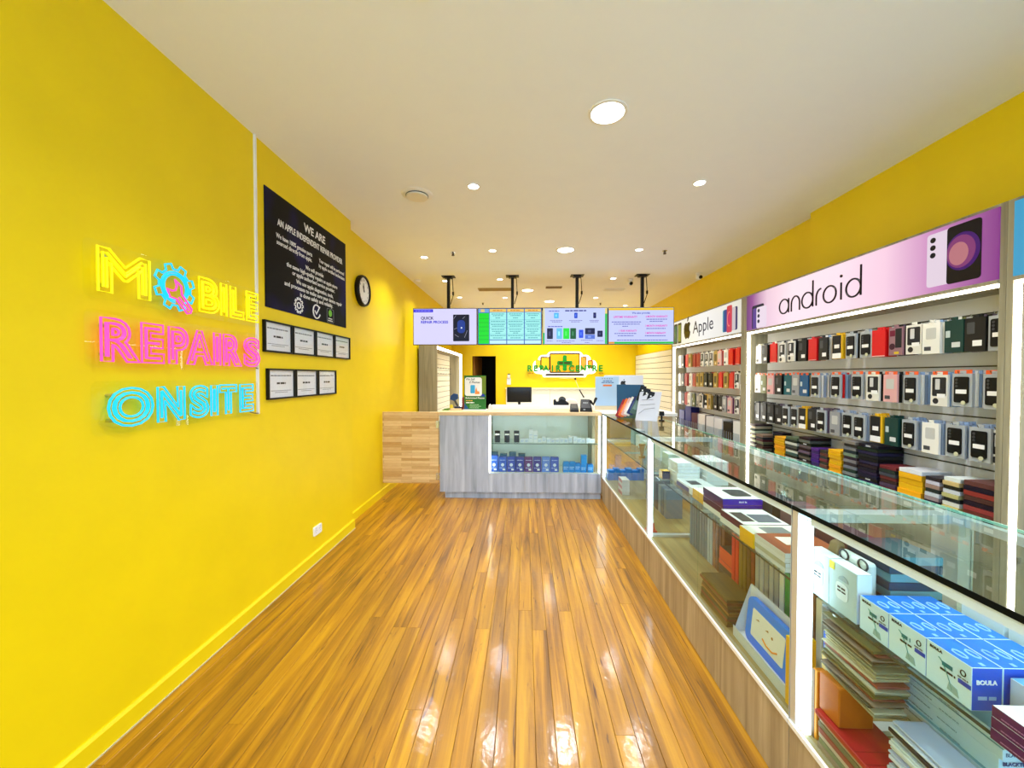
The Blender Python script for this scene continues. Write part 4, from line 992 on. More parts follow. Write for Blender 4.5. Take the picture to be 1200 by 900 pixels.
o = cbox('red_folder_case', 'red folder case with white sticker on the low pile', 'case', .982, 1.133, 1.0, 1.357, DZ0+.109, DZ0+.126, (170, 24, 30), (150, 20, 26), (176, 18, 28), bev=.004)
q = MB().box(-.018, .018, -.045, .045, 0, .0008).build('white_sticker', flat((206, 214, 210)), o, (.045, -.05, .0172), .05)
for zz in (-.02, .02): bx('seam', o, flat((140, 14, 22)), -.07, .07, zz-.001, zz+.001, .0165, .0176)
o = cbox('orange_case', 'orange leather tablet case standing behind the red folder', 'case', 1.0, 1.14, 1.370, 1.392, DZ0, DZ0+.24, (206, 128, 24), (196, 112, 20), (170, 96, 18), bev=.004)
MB().box(-.0712, -.070, .0, .012, .0, .238).build('strap', flat((90, 70, 50)), o)
o = cbox('orange_case', 'brown-orange case wedged under the tall sleeve pile', 'case', 1.0, 1.108, 1.275, 1.36, DZ0+.1275, DZ0+.254, (190, 100, 18), (180, 90, 16), (196, 110, 30), bev=.004)
pal = ((150, 146, 112), (96, 90, 50), (186, 174, 136), (120, 106, 90), (150, 76, 62), (200, 190, 158), (84, 88, 48), (170, 160, 120), (136, 66, 58), (190, 180, 146), (70, 66, 40), (160, 158, 132))
for i in range(18):
    c = pal[(i*5) % 12]; dy = random.uniform(-.012, .012)
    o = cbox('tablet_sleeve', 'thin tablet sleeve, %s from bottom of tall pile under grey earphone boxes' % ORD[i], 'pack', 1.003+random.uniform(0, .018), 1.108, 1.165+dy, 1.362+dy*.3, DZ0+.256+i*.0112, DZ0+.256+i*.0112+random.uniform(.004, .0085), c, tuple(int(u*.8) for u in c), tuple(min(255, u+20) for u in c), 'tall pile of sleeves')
    o.rotation_euler = (0, 0, random.uniform(-.05, .05))
cbox('small_box', 'small blue box on the sleeve pile by the counter post', 'box', 1.035, 1.08, 1.370, 1.392, DZ0+.30, DZ0+.37, (26, 74, 150), None, None)
o = cbox('display_block', 'plain carton carrying the small blue box beside the counter post', 'box', 1.03, 1.09, 1.370, 1.392, DZ0+.2405, DZ0+.2995, (176, 150, 90), None, None)

# ---- middle counter: flat boxes on the glass shelf
def pile(name, lab, grp, x0, x1, y0, y1, z0, specs, cat='box'):
    z = z0
    for k, (h, f, e, tp) in enumerate(specs):
        o = cbox(name, lab+(', %s from bottom' % ORD[k] if len(specs) > 1 else ''), cat, x0+random.uniform(0, .006), x1, y0+random.uniform(0, .005), y1-random.uniform(0, .005), z, z+h-.0004, f, e, tp, grp); z += h
    return o
WH = (232, 236, 240)
pile('white_case_box', 'white flat case box in the tall white stack on the glass shelf', 'tall white stack', 1.09, 1.25, 2.86, 3.045, SZ, [(.024, (206, 206, 196), WH, WH)]*6)
pile('white_case_box', 'white flat box in the shorter white stack at the counter post', 'short white stack', 1.27, 1.42, 2.80, 3.045, SZ, [(.028, (210, 214, 210), (216, 228, 228), WH)]*6)
pile('small_box', 'small yellow and black box by the counter post on glass shelf', None, 1.02, 1.08, 2.97, 3.04, SZ, [(.06, (206, 158, 30), (30, 40, 70), (220, 180, 60))])
o = pile('film_box', 'low purple and white film box beside the tall white stack', 'low purple film boxes', 1.075, 1.25, 2.63, 2.85, SZ, [(.028, (70, 40, 96), (226, 226, 232), WH), (.012, (236, 236, 240), WH, (190, 196, 196))])
bx('dark_print', o, INK, -.05, .02, -.06, .04, .0116, .0124)
o = pile('film_box', 'white film box with black spine marks next to yellow boxes', 'white film boxes with black spines', 1.07, 1.24, 2.54, 2.625, SZ, [(.024, (210, 214, 214), WH, WH), (.024, (220, 222, 222), WH, (196, 198, 196))])
o = pile('yellow_box', 'flat yellow box with printed lid beside the tall purple stack', 'yellow boxes by the purple stack', 1.06, 1.24, 2.375, 2.535, SZ, [(.030, (220, 168, 16), (236, 190, 20), (240, 200, 40)), (.030, (228, 176, 18), (240, 196, 30), (226, 226, 216))])
bx('lid_print', o, flat((90, 88, 80)), -.03, .05, -.05, .03, .0296, .0302)
o = pile('film_box', 'flat maroon or purple box in the stack topped with black print', 'tall purple stack', 1.05, 1.26, 2.13, 2.365, SZ, [(.028, WH, WH, WH), (.034, (78, 18, 56), (58, 20, 130), WH), (.018, (88, 22, 70), (66, 26, 150), WH), (.034, (70, 20, 80), (60, 22, 160), (226, 226, 220))])
MB().prism(rr(-.03, .08, -.06, .07, .02), 0, .0008).build('lid_print', flat((36, 40, 38)), o, (0, 0, .0337)).rotation_euler = (PI/2, 0, 0)
text(o, 'MAX 36', .012, INKW, (-.0, -.119, .017), bold=.01)
o = pile('film_box', 'flat maroon box with tablet print on its lid beside yellow box', 'maroon boxes with tablet print', 1.03, 1.25, 1.895, 2.122, SZ, [(.030, WH, WH, WH), (.034, (84, 18, 60), (60, 24, 140), (232, 232, 226))])
MB().box(-.02, .09, -.08, .03, 0, .0006).build('lid_print', flat((96, 104, 116)), o, (0, 0, .0337)); MB().box(-.09, -.03, -.07, .06, 0, .0006).build('lid_print', flat((60, 60, 56)), o, (0, 0, .0337))
o = pile('yellow_box', 'flat yellow box with grey print between maroon and white boxes', 'yellow boxes by the maroon boxes', 1.01, 1.25, 1.775, 1.888, SZ, [(.036, (226, 170, 12), (240, 196, 20), (240, 200, 40)), (.030, (230, 176, 14), (244, 204, 30), (222, 222, 206))])
MB().box(-.05, .06, -.04, .03, 0, .0006).build('lid_print', flat((120, 124, 126)), o, (0, 0, .0297))
o = pile('film_box', 'thin white box with rust-coloured print on its lid by yellow box', 'white boxes with rust print', 1.01, 1.25, 1.56, 1.768, SZ, [(.019, (206, 210, 212), WH, WH), (.019, (170, 170, 150), WH, WH), (.019, (214, 216, 218), WH, WH), (.019, (206, 206, 206), WH, (150, 76, 44))])
MB().box(-.06, .05, -.02, .06, 0, .0006).build('lid_print', flat((226, 218, 206)), o, (0, 0, .0187))
for i in range(3): cbox('film_box', '%s dark film box from the near post at the shelf rear' % ORD[i], 'box', 1.30, 1.42, 1.62+i*.25, 1.80+i*.25, SZ, SZ+.11+.02*(i % 2), ((96, 60, 70), (120, 92, 96), (60, 66, 70))[i], None, None, 'dark film boxes at the shelf rear')
# upright packed cases along the deck
row = [(c, 0.036) for c in ([(96, 112, 120)]*4+[(120, 132, 140)]*3+[(176, 186, 196)]*2+[(150, 96, 50), (110, 70, 34), (96, 58, 26), (120, 74, 30)])]
y = 2.99
for i, (c, th) in enumerate(row):
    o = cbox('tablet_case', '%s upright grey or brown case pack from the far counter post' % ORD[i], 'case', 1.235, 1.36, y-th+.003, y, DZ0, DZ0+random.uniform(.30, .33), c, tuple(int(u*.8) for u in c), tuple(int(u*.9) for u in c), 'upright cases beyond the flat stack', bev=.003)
    bx('hang_tab', o, flat((120, 146, 170)), -.062, -.04, -.014, .014, .30, .345)
    y -= th+.004
pile('tablet_case', 'dark flat case pack in the low stack with orange spines', 'flat stack with orange spines', 1.20, 1.36, 2.30, 2.475, DZ0, [(.034, (70, 58, 30), (60, 50, 28), (60, 52, 30))]*3+[(.026, (232, 90, 30), (60, 30, 24), (70, 60, 40))]*4, 'case')
cols = [(190, 52, 24), (196, 60, 28), (130, 104, 30), (120, 96, 34), (104, 76, 26), (120, 62, 26), (150, 152, 154), (160, 162, 166), (140, 142, 146), (164, 168, 172), (150, 154, 158), (200, 206, 212), (26, 140, 84), (150, 116, 100), (140, 100, 84), (152, 112, 92), (130, 96, 80), (216, 214, 206)]
y = 2.285
for i, c in enumerate(cols):
    th = .034
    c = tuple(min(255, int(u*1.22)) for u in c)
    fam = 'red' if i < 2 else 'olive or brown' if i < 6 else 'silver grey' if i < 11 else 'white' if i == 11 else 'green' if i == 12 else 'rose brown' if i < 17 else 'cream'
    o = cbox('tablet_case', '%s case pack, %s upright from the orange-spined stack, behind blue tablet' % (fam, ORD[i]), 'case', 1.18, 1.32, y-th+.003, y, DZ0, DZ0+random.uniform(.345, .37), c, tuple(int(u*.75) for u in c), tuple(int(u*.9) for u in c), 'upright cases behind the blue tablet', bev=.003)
    bx('hang_tab', o, flat((110, 140, 166) if i < 7 else (176, 184, 190)), -.062, -.036, -.013, .013, .34, .40)
    if i < 6: bx('label', o, flat((206, 200, 190)), -.0708, -.070, -.008, .008, .03, .08)
    y -= th+.0045
for i in range(9):
    c = ((110, 90, 30), (96, 74, 26), (130, 60, 30), (84, 76, 34), (140, 100, 40), (96, 60, 26), (110, 92, 40), (120, 64, 34), (100, 88, 40))[i]
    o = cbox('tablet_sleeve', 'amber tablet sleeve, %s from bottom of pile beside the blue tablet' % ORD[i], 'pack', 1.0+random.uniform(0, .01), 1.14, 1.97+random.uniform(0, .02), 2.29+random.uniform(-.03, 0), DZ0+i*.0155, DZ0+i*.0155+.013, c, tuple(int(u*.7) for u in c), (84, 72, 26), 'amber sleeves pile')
# tablet display box
t = thing('tablet_box', 'open white display box around a blue child tablet', 'box', (1.06, 1.735, DZ0))
MB().box(-.05, .05, -.195, .195, 0, .02).build('tray', flat((226, 228, 230)), t)
MB().add([(-.05, .195, .02), (.02, .195, .02), (.035, .195, .25), (.03, .195, .25)], [(0, 1, 2, 3)]).box(.03, .036, -.195, .195, .02, .25).build('back_card', flat((216, 220, 226)), t)
bx('front_lip', t, flat((196, 204, 206)), -.052, -.05, -.195, .195, 0, .05)
t2 = thing('kids_tablet', 'blue chunky child tablet with a smiling white screen', 'tablet', (1.05, 1.725, DZ0+.0205), -PI/2)
o = MB().prism(rr(-.165, .165, 0, .205, .035, 6), -.012, .012).build('bumper', flat((8, 128, 244)), t2, bev=.004); o.rotation_euler = (-.10, 0, 0)
s = MB().prism(rr(-.118, .108, .042, .165, .008), -.0135, -.012).build('screen', flat((226, 226, 216)), o)
MB().tube([(-.03, -.0142, .075), (.0, -.0142, .062), (.04, -.0142, .062), (.07, -.0142, .078)], .004, 6).build('smile', flat((224, 140, 30)), o)
MB().prism(circ(.03, .115, .006), -.0145, -.0135).prism([(-.09, .125), (-.07, .135), (-.065, .128)], -.0145, -.0135).prism([(-.02, .12), (.0, .13), (.004, .122)], -.0145, -.0135).build('eye', flat((160, 120, 40)), o)
cbox('yellow_box', 'tall narrow yellow box between the blue tablet and counter post', 'box', 1.0, 1.09, 1.500, 1.534, DZ0, DZ0+.26, (232, 176, 20), (220, 160, 16), (236, 190, 40))

# ---- far counter
t = thing('mini_cone', 'small red and white cone by the far counter post', 'cone', (1.02, 3.22, DZ0))
MB().box(-.04, .04, -.04, .04, 0, .012).build('foot', flat((206, 64, 48)), t, bev=.004)
MB().cyl((0, 0, .012), .032, .06, 'z', 18, .024).cyl((0, 0, .124), .0155, .07, 'z', 18, .008).build('cone', flat((206, 64, 48)), t); MB().cyl((0, 0, .072), .024, .052, 'z', 18, .0155).build('white_band', INKW, t)
for i in range(6): cbox('charger_carton', '%s bright blue carton from the glass front at the far counter end' % ORD[i], 'box', 1.0+i*.072, 1.068+i*.072, 4.78, 4.86, DZ0, DZ0+.12+.02*(i % 2), (30, 100, 210), (34, 112, 222), (60, 140, 230), 'bright blue corner cartons')
for i in range(5): cbox('phone_carton', 'phone carton, %s from bottom, on the far counter deck' % ORD[i], 'box', 1.02, 1.10, 4.18, 4.34, DZ0+i*.032, DZ0+i*.032+.031, ((206, 120, 120), (220, 214, 210))[i % 2], (220, 216, 214), (226, 226, 226), 'phone cartons on the far counter deck')
for i in range(8): cbox('tablet_case', '%s upright grey case from the small cone on far counter deck' % ORD[i], 'case', 1.24, 1.38, 3.50+i*.075, 3.56+i*.075, DZ0, DZ0+.25, ((110, 124, 134), (80, 96, 110), (140, 150, 156), (60, 66, 76))[i % 4], None, None, 'upright cases on the far counter deck')
for i in range(6): cbox('speaker_carton', '%s pale carton from the counter post on far glass shelf' % ORD[i], 'box', 1.22, 1.34, 3.4+i*.21, 3.55+i*.21, SZ, SZ+.10+.03*(i % 3), ((190, 206, 190), (214, 222, 216), (120, 150, 140))[i % 3], None, (226, 230, 226), 'cartons on the far counter shelf')
t = thing('gold_trophy', 'small gold figurine on the far counter glass shelf', 'figurine', (1.10, 3.75, SZ))
GOLD = mat('gold_metal', (196, 148, 56), .3, metal=.8)
MB().cyl((0, 0, 0), .03, .02, 'z', 16).build('foot', GOLD, t); MB().cyl((0, 0, .02), .012, .05, 'z', 12, .02).cyl((0, 0, .07), .02, .06, 'z', 12, .032).build('body', GOLD, t); MB().tube([(.02, 0, .12), (.045, 0, .11), (.03, 0, .07)], .004).tube([(-.02, 0, .12), (-.045, 0, .11), (-.03, 0, .07)], .004).build('handle', GOLD, t)

# ================================================================= wall display bays (face -X): local x runs along -Y, front is local -y
RR = -PI/2
BX = 2.45                      # front plane of the bays
BACKD = .225                   # depth to the back panel
BP = mat('bay_back_panel', (230, 232, 236), .5)
def sign_mat(name, stops, e):
    m = bpy.data.materials.new(name); m.use_nodes = True; nt = m.node_tree; L = nt.links; b = nt.nodes['Principled BSDF']
    tc = nt.nodes.new('ShaderNodeTexCoord'); sep = nt.nodes.new('ShaderNodeSeparateXYZ'); mr = nt.nodes.new('ShaderNodeMapRange')
    mr.inputs['From Min'].default_value = -1.17; mr.inputs['From Max'].default_value = 1.17
    r = nt.nodes.new('ShaderNodeValToRGB')
    while len(r.color_ramp.elements) < len(stops): r.color_ramp.elements.new(.5)
    for el, (p, c) in zip(r.color_ramp.elements, stops): el.position = p; el.color = (*lin(c), 1)
    L.new(tc.outputs['Object'], sep.inputs[0]); L.new(sep.outputs['X'], mr.inputs['Value']); L.new(mr.outputs[0], r.inputs[0])
    b.inputs['Base Color'].default_value = (.02, .02, .02, 1); L.new(r.outputs[0], b.inputs['Emission Color']); b.inputs['Emission Strength'].default_value = e
    b.inputs['Roughness'].default_value = .3
    return m
PINK = sign_mat('pink_lightbox', [(0, (96, 20, 100)), (.05, (140, 60, 140)), (.16, (232, 198, 216)), (.32, (254, 226, 236)), (.55, (254, 222, 236)), (.72, (242, 202, 224)), (.86, (196, 130, 186)), (1, (128, 40, 130))], 1.0)
def bay(label, y0, y1, sm, rails=(1.905, 1.60, 1.30), tf=.058, tn=.058):
    t = thing('display_bay', label, 'display unit', (BX, (y0+y1)/2, 0), RR, 'oak display bays'); w = (y1-y0)/2
    for s_, th_ in ((-1, tf), (1, tn)): bx('side_panel', t, OAKS, *sorted((s_*w, s_*(w+th_))), 0, .262, 0, 2.44)
    bx('back_panel', t, BP, -w, w, BACKD, BACKD+.02, .745, 2.03)
    bx('top_panel', t, OAKS, -w, w, 0, .262, 2.425, 2.44)
    bx('soffit', t, OAKS, -w, w, .022, BACKD, 2.012, 2.03)
    bx('shelf', t, OAKS, -w, w, .01, BACKD, .725, .745)
    for i in range(3):
        d = 2*w/3
        c = bx('cabinet_door', t, OAKS, -w+i*d+.003, -w+(i+1)*d-.003, .01, .03, .08, .722); bx('knob', c, CHROME, -w+i*d+.03, -w+i*d+.05, -.006, .01, .62, .65)
    bx('plinth', t, DGREY, -w, w, .03, .05, 0, .08)
    s = bx('sign_lightbox', t, sm, -w+.002, w-.002, -.006, .02, 2.052, 2.424)
    MB().box(-w, w, -.008, .018, 2.030, 2.05).build('sign_rail', OAKS, t)
    bx('led_strip', t, LED, -w, w, .004, .020, 2.014, 2.029)
    for s_ in (-1,): bx('led_strip', t, LED, *sorted((s_*w, s_*(w-.012))), .006, .03, .75, 2.01)
    for z in rails: bx('hook_rail', t, mat('rail_dark', (70, 68, 60), .5, metal=.3), -w, w, BACKD-.006, BACKD, z+.005, z+.013)
    bx('hook_rail', t, mat('rail_dark', None), -w, w, BACKD-.006, BACKD, 1.005, 1.013)
    return t, s, w
AY0, AY1 = 2.14, 4.47
bayA, signA, wA = bay('oak display bay under the pink and purple lit sign', AY0, AY1, PINK, tn=.029)
WSIGN = sign_mat('white_lightbox', [(0, (240, 236, 222)), (.5, (250, 248, 240)), (1, (226, 222, 206))], .9)
bayB, signB, wB = bay('oak display bay under the white lit sign', 4.588, 6.66, WSIGN)
CSIGN = sign_mat('cyan_lightbox', [(0, (40, 150, 200)), (1, (60, 190, 220))], .9)
bayC, signC, wC = bay('oak display bay under the cyan lit sign', .55, 2.080, CSIGN, tf=.029)
# the sign lettering of round thin letters
ymid = (AY0+AY1)/2
SINK = glow((26, 10, 26), .3)
def sx(Y): return ymid-Y
R_, st = .066, .0075; zb = 2.142; y_ = -.0085
def ring(cx, a0=0, a1=2*PI, r=R_): return [(cx+r*math.cos(a0+(a1-a0)*i/28), y_, zb+R_+r*math.sin(a0+(a1-a0)*i/28)) for i in range(29)]
x = sx(3.90)
def letter(ch, x):
    mb = MB(); r = R_
    if ch == 'a': mb.tube(ring(x+r), st, 6); mb.tube([(x+2*r, y_, zb-.0), (x+2*r, y_, zb+2*r)], st, 6); adv = 2*r
    elif ch == 'd': mb.tube(ring(x+r), st, 6); mb.tube([(x+2*r, y_, zb), (x+2*r, y_, zb+3.35*r)], st, 6); adv = 2*r
    elif ch == 'n': mb.tube([(x, y_, zb), (x, y_, zb+r)]+[(x+r*.82-r*.82*math.cos(a), y_, zb+r+r*math.sin(a)) for a in [PI*i/16 for i in range(17)]]+[(x+1.64*r, y_, zb)], st, 6); adv = 1.64*r
    elif ch == 'r': mb.tube([(x, y_, zb), (x, y_, zb+r)]+[(x+r*.8-r*.8*math.cos(a), y_, zb+r+r*math.sin(a)) for a in [PI*i/16 for i in range(9)]], st, 6); adv = .75*r
    elif ch == 'o': mb.tube(ring(x+r), st, 6); adv = 2*r
    elif ch == 'i': mb.tube([(x, y_, zb), (x, y_, zb+2*r)], st, 6); mb.cyl((x, y_-.004, zb+2.75*r), st*1.5, .008, 'y', 10); adv = 0
    mb.build('letter', SINK, signA); return x+adv
for ch, gap in zip('android', (.038, .030, .040, .030, .050, .048, 0)): x = letter(ch, x)+gap
def sp(parent, pts, c, e=.9, y=-.0075, name='sign_print', t=.0012): return MB().prism(pts, y-t, y).build(name, glow(c, e), parent)
# printed phones on the pink sign
a, b = sx(2.505), sx(2.215)
sp(signA, rr(a, a+.16, 2.085, 2.40, .018), (232, 214, 230), .92, name='phone_print')
for k_ in range(3): sp(signA, circ(a+.035, 2.362-.045*k_, .016), (12, 8, 20), .5, -.0088, name='lens_print')
p = sp(signA, rr(a+.115, b, 2.08, 2.405, .018), (10, 6, 16), .5, -.0088, name='phone_print')
cxp = (a+.115+b)/2
sp(signA, [(max(a+.119, u), v) for u, v in circ(cxp-.005, 2.25, .088, 36, .105)], (84, 24, 130), .6, -.0102, name='orb_print')
sp(signA, [(max(a+.119, u), v) for u, v in circ(cxp-.012, 2.25, .074, 36, .09)], (150, 66, 130), .7, -.0116, name='orb_print')
sp(signA, [(max(a+.119, u), v) for u, v in circ(cxp-.022, 2.24, .05, 30, .064)], (206, 130, 140), .75, -.013, name='orb_print')
a = sx(4.36)
sp(signA, rr(a, a+.21, 2.055, 2.30, .02), (20, 10, 40), .6, -.0082, name='phone_print'); sp(signA, rr(a+.02, a+.085, 2.056, 2.27, .012), (96, 60, 150), .8, -.0094, name='screen_print')
sp(signA, rr(a+.085, a+.26, 2.056, 2.272, .02), (240, 222, 236), .92, -.0106, name='phone_print')
for k_ in range(3): sp(signA, circ(a+.125, 2.235-.055*k_, .019), (20, 12, 40), .5, -.012, name='lens_print')
# white sign
ymid2 = (4.588+6.66)/2
sy = lambda Y: ymid2-Y
apple_logo(signB, .27, sy(6.07), 2.245, glow((40, 40, 26), .5), -.009, -.0062)
text(signB, 'Apple', .25, glow((40, 36, 30), .5), (sy(5.55), -.0075, 2.245), fit=.62)
for yy, c in ((6.52, (40, 110, 90)), (6.36, (150, 160, 70))):
    q = sp(signB, rr(sy(yy)-.07, sy(yy)+.07, 2.07, 2.39, .02), (30, 44, 34), .6, -.0075, name='phone_print'); sp(signB, rr(sy(yy)-.05, sy(yy)+.05, 2.10, 2.36, .015), c, .8, -.009, name='screen_print')
u0 = sy(4.83)
for dx, c, y__ in ((-.11, (60, 150, 170), -.0075), (.12, (50, 34, 90), -.0075), (-.08, (30, 60, 130), -.0085), (.08, (214, 200, 200), -.0085)):
    sp(signB, rr(u0+dx-.055, u0+dx+.055, 2.09, 2.36, .02), c, .85, y__, name='phone_print')
q = sp(signB, rr(u0-.06, u0+.06, 2.075, 2.395, .022), (206, 50, 60), .9, -.0105, name='phone_print')
sp(signB, circ(u0-.005, 2.235, .045, 24, .09), (240, 130, 110), .95, -.012, name='ring_print'); sp(signB, circ(u0+.005, 2.235, .036, 24, .078), (206, 20, 70), .95, -.0135, name='ring_print')

# ---- hanging packs
PW_, PH_, PT_ = .104, .19, .013
CLEARP = mat('pack_clear_grey', (170, 176, 182), .3); CLEARB = mat('pack_pale_blue', (146, 164, 190), .3)
pc = {'white': (236, 234, 226), 'red': (214, 22, 24), 'redd': (164, 20, 28), 'dk': (26, 26, 26), 'gold': (176, 146, 70), 'pink': (222, 168, 168), 'teal': (30, 92, 104), 'tealb': (26, 84, 130), 'olive': (104, 110, 62), 'purple': (110, 50, 100), 'blue': (150, 178, 216), 'grey': (150, 152, 156), 'yel': (222, 176, 26), 'cream': (228, 222, 196), 'plum': (96, 80, 104), 'dkt': (20, 58, 52)}
words_ = {'white': 'white', 'red': 'red', 'redd': 'crimson', 'dk': 'black', 'gold': 'gold-toned', 'pink': 'pink', 'teal': 'teal', 'tealb': 'blue-green', 'olive': 'olive', 'purple': 'purple', 'blue': 'sky-blue', 'grey': 'grey', 'yel': 'yellow-edged', 'cream': 'cream', 'plum': 'plum', 'dkt': 'green',
          'blk': 'clear-fronted', 'bw': 'monochrome', 'mix': 'maroon-black', 'clr': 'clear'}
PM = {}
def pmesh(key, fn):
    if key not in PM: PM[key] = fn()
    return PM[key]
def body_mesh(m, key): return pmesh(('body', key), lambda: MB().box(-PW_/2, PW_/2, 0, PT_, 0, PH_).box(-.016, .016, .004, .008, PH_, PH_+.018).mesh('pack', m))
def plate(key, pts, m, y0=-.0008, y1=0): return pmesh(key, lambda: MB().prism(pts, y0, y1).mesh('print', m))
case_m = lambda: MB().prism(rr(-.037, .037, .022, .172, .010), -.007, 0).mesh('case', BLACK)
lens_m = lambda: MB().cyl((-.022, -.009, .155), .007, .002, 'y', 10).cyl((-.022, -.009, .136), .007, .002, 'y', 10).cyl((-.022, -.009, .117), .007, .002, 'y', 10).mesh('camera_lens', DGREY)
FACE = {'blk': CLEARP, 'bw': flat((226, 224, 216)), 'mix': flat((150, 110, 120)), 'clr': CLEARB}
def facem(kind): return FACE.get(kind) or flat(pc[kind], .35)
def pack(kind, loc, label, group, front=True, header=None, rz=0.):
    o = link('case_pack', body_mesh(facem(kind), kind), None, loc, RR+rz)
    tag(o, label, 'phone case', group)
    if not front: return o
    if kind == 'blk':
        c = link('case', pmesh('case', case_m), o); link('camera_lens', pmesh('lens', lens_m), c)
        link('white_sticker', plate('st1', rr(-.026, .03, .074, .098, .002), INKW, -.0082, -.007), o)
        link('round_sticker', plate('st2', circ(.014, .022, .012, 14), flat((206, 206, 170)), -.0086, -.007), o)
    elif kind == 'bw':
        link('dark_print', plate('bw1', rr(-.042, .044, .06, .175, .008), flat((30, 30, 34))), o); link('window', plate('bw2', rr(-.022, .006, .10, .165, .004), flat((206, 206, 206)), -.0016, -.0008), o)
        link('white_sticker', plate('bw3', rr(-.01, .04, .05, .075, .002), INKW, -.0018, -.0008), o); link('dark_blob', plate('bw4', circ(-.02, .03, .018, 14), flat((40, 40, 44))), o)
    elif kind == 'dk':
        link('white_sticker', plate('dk1', rr(-.01, .036, .03, .062, .002), INKW), o); link('grey_print', plate('dk2', rr(-.04, .0, .10, .165, .006), flat((70, 72, 74))), o)
    elif kind == 'mix':
        link('maroon_print', plate('mx1', rr(-.045, -.005, .13, .17, .004), flat((110, 20, 50))), o); link('dark_print', plate('mx2', rr(-.002, .045, .05, .18, .004), flat((24, 24, 26))), o)
        link('dark_blob', plate('mx3', circ(-.026, .06, .022, 14), flat((60, 20, 40))), o); link('yellow_sticker', plate('mx4', rr(-.01, .025, .008, .024, .002), flat((220, 190, 30))), o)
    elif kind == 'yel':
        link('dark_print', plate('yl1', rr(-.05, .036, .04, .188, .004), flat((22, 22, 24))), o); link('white_base', plate('yl2', rr(-.05, .036, .003, .045, .003), INKW, -.001, 0), o); link('white_sticker', plate('yl3', rr(-.03, .02, .085, .115, .002), INKW, -.0018, -.0008), o)
    elif kind in ('teal', 'tealb', 'olive', 'dkt', 'purple'):
        link('white_sticker', plate('tl1', rr(-.01, .036, .03, .06, .002), flat((210, 214, 214))), o); link('pale_frame', plate('tl2', rr(-.045, -.02, .09, .13, .003), flat((190, 204, 206))), o)
    elif kind in ('white', 'cream', 'pink', 'grey'):
        link('grey_print', plate('wh1', rr(-.03, .03, .09, .16, .008), flat((196, 196, 192))), o); link('dark_print', plate('wh2', rr(-.04, .0, .02, .045, .002), flat((70, 70, 74))), o)
    elif kind == 'gold':
        link('dark_print', plate('gd1', rr(-.03, .03, .06, .15, .008), flat((96, 78, 40))), o); link('pale_blob', plate('gd2', circ(.0, .03, .014, 12), flat((232, 222, 190))), o)
    else:
        link('dotted_edge', plate('rd1', rr(-.05, .05, .002, .007, .001), flat((236, 200, 196))), o)
    if header:
        link('header_card', pmesh('head', lambda: MB().box(-.046, .046, .0055, .0068, PH_, PH_+.022).mesh('header_card', mat('orange_card', (238, 92, 24), .4))), o)
    return o
def hook(bayobj, x, z):
    link('hook', pmesh('hook', lambda: MB().tube([(0, BACKD, 0), (0, .055, 0), (0, .05, .012)], .0025, 5).mesh('hook', CHROME)), bayobj, (x, 0, z))
def run(bayobj, ymid, z, items, rowname, header=False):
    for q_, it in enumerate(items):
        Y, kind, n, bk = it
        od = ORD[q_] if bayobj is bayA else ORD[len(items)-1-q_]
        hook(bayobj, ymid-Y, z+PH_+.006)
        X = BX+.062+random.uniform(0, .02)
        rz = random.uniform(-.06, .02); dz = random.uniform(-.004, .004)
        pack(kind, (X, Y, z+dz), '%s phone case pack on %s hook from bay divider, %s' % (words_[kind], od, rowname), '%s packs, %s' % (words_[kind], rowname), True, header, rz)
        for j in range(n):
            X += random.uniform(.019, .024)
            if X > BX+BACKD-.02: break
            c = bk if isinstance(bk, str) else bk[j % len(bk)]
            pack(c, (X, Y+random.uniform(-.006, .0), z+dz+random.uniform(-.003, .003)), '%s phone case pack tucked behind %s hook from bay divider, %s' % (words_[c], od, rowname.replace(' hook', '')), 'tucked %s packs, %s' % (words_[c], rowname), False, header, random.uniform(-.04, .04))
T1, T2, T3 = 'top hook row, pink sign', 'middle hook row, pink sign', 'lowest hook row, pink sign'
run(bayA, ymid, 1.690, [(4.38, 'white', 3, 'cream'), (4.26, 'dk', 1, 'dk'), (4.13, 'red', 1, 'white'), (3.99, 'bw', 2, ('dk', 'grey')), (3.85, 'bw', 2, 'dk'), (3.70, 'dk', 1, 'dk'), (3.57, 'red', 3, 'redd'), (3.44, 'dk', 4, ('white', 'blue')),
    (3.29, 'yel', 2, 'yel'), (3.16, 'blk', 1, 'dk'), (3.03, 'blk', 1, 'clr'), (2.91, 'red', 3, 'red'), (2.785, 'mix', 4, ('dk', 'plum')), (2.66, 'bw', 1, 'dk'), (2.545, 'white', 5, ('white', 'blue', 'clr')), (2.425, 'dkt', 2, ('white', 'olive')), (2.315, 'dk', 4, ('dk', 'plum')), (2.205, 'blk', 3, ('cream', 'dk'))], T1)
run(bayA, ymid, 1.372, [(4.38, 'white', 4, 'white'), (4.265, 'olive', 2, 'white'), (4.15, 'pink', 2, ('white', 'plum')), (4.03, 'dk', 2, 'dk'), (3.91, 'teal', 2, 'white'), (3.79, 'grey', 2, ('blue', 'dk')), (3.665, 'tealb', 2, ('gold', 'teal')), (3.52, 'blk', 5, ('white', 'clr')), (3.30, 'blk', 4, ('red', 'blue', 'clr')),
    (3.10, 'blk', 4, ('white', 'clr')), (2.955, 'bw', 2, 'dk'), (2.82, 'pink', 3, ('dk', 'grey')), (2.675, 'blk', 5, ('white', 'clr', 'blue')), (2.50, 'bw', 3, 'blue'), (2.375, 'blk', 4, ('white', 'blue')), (2.215, 'blk', 4, ('white', 'cream'))], T2, True)
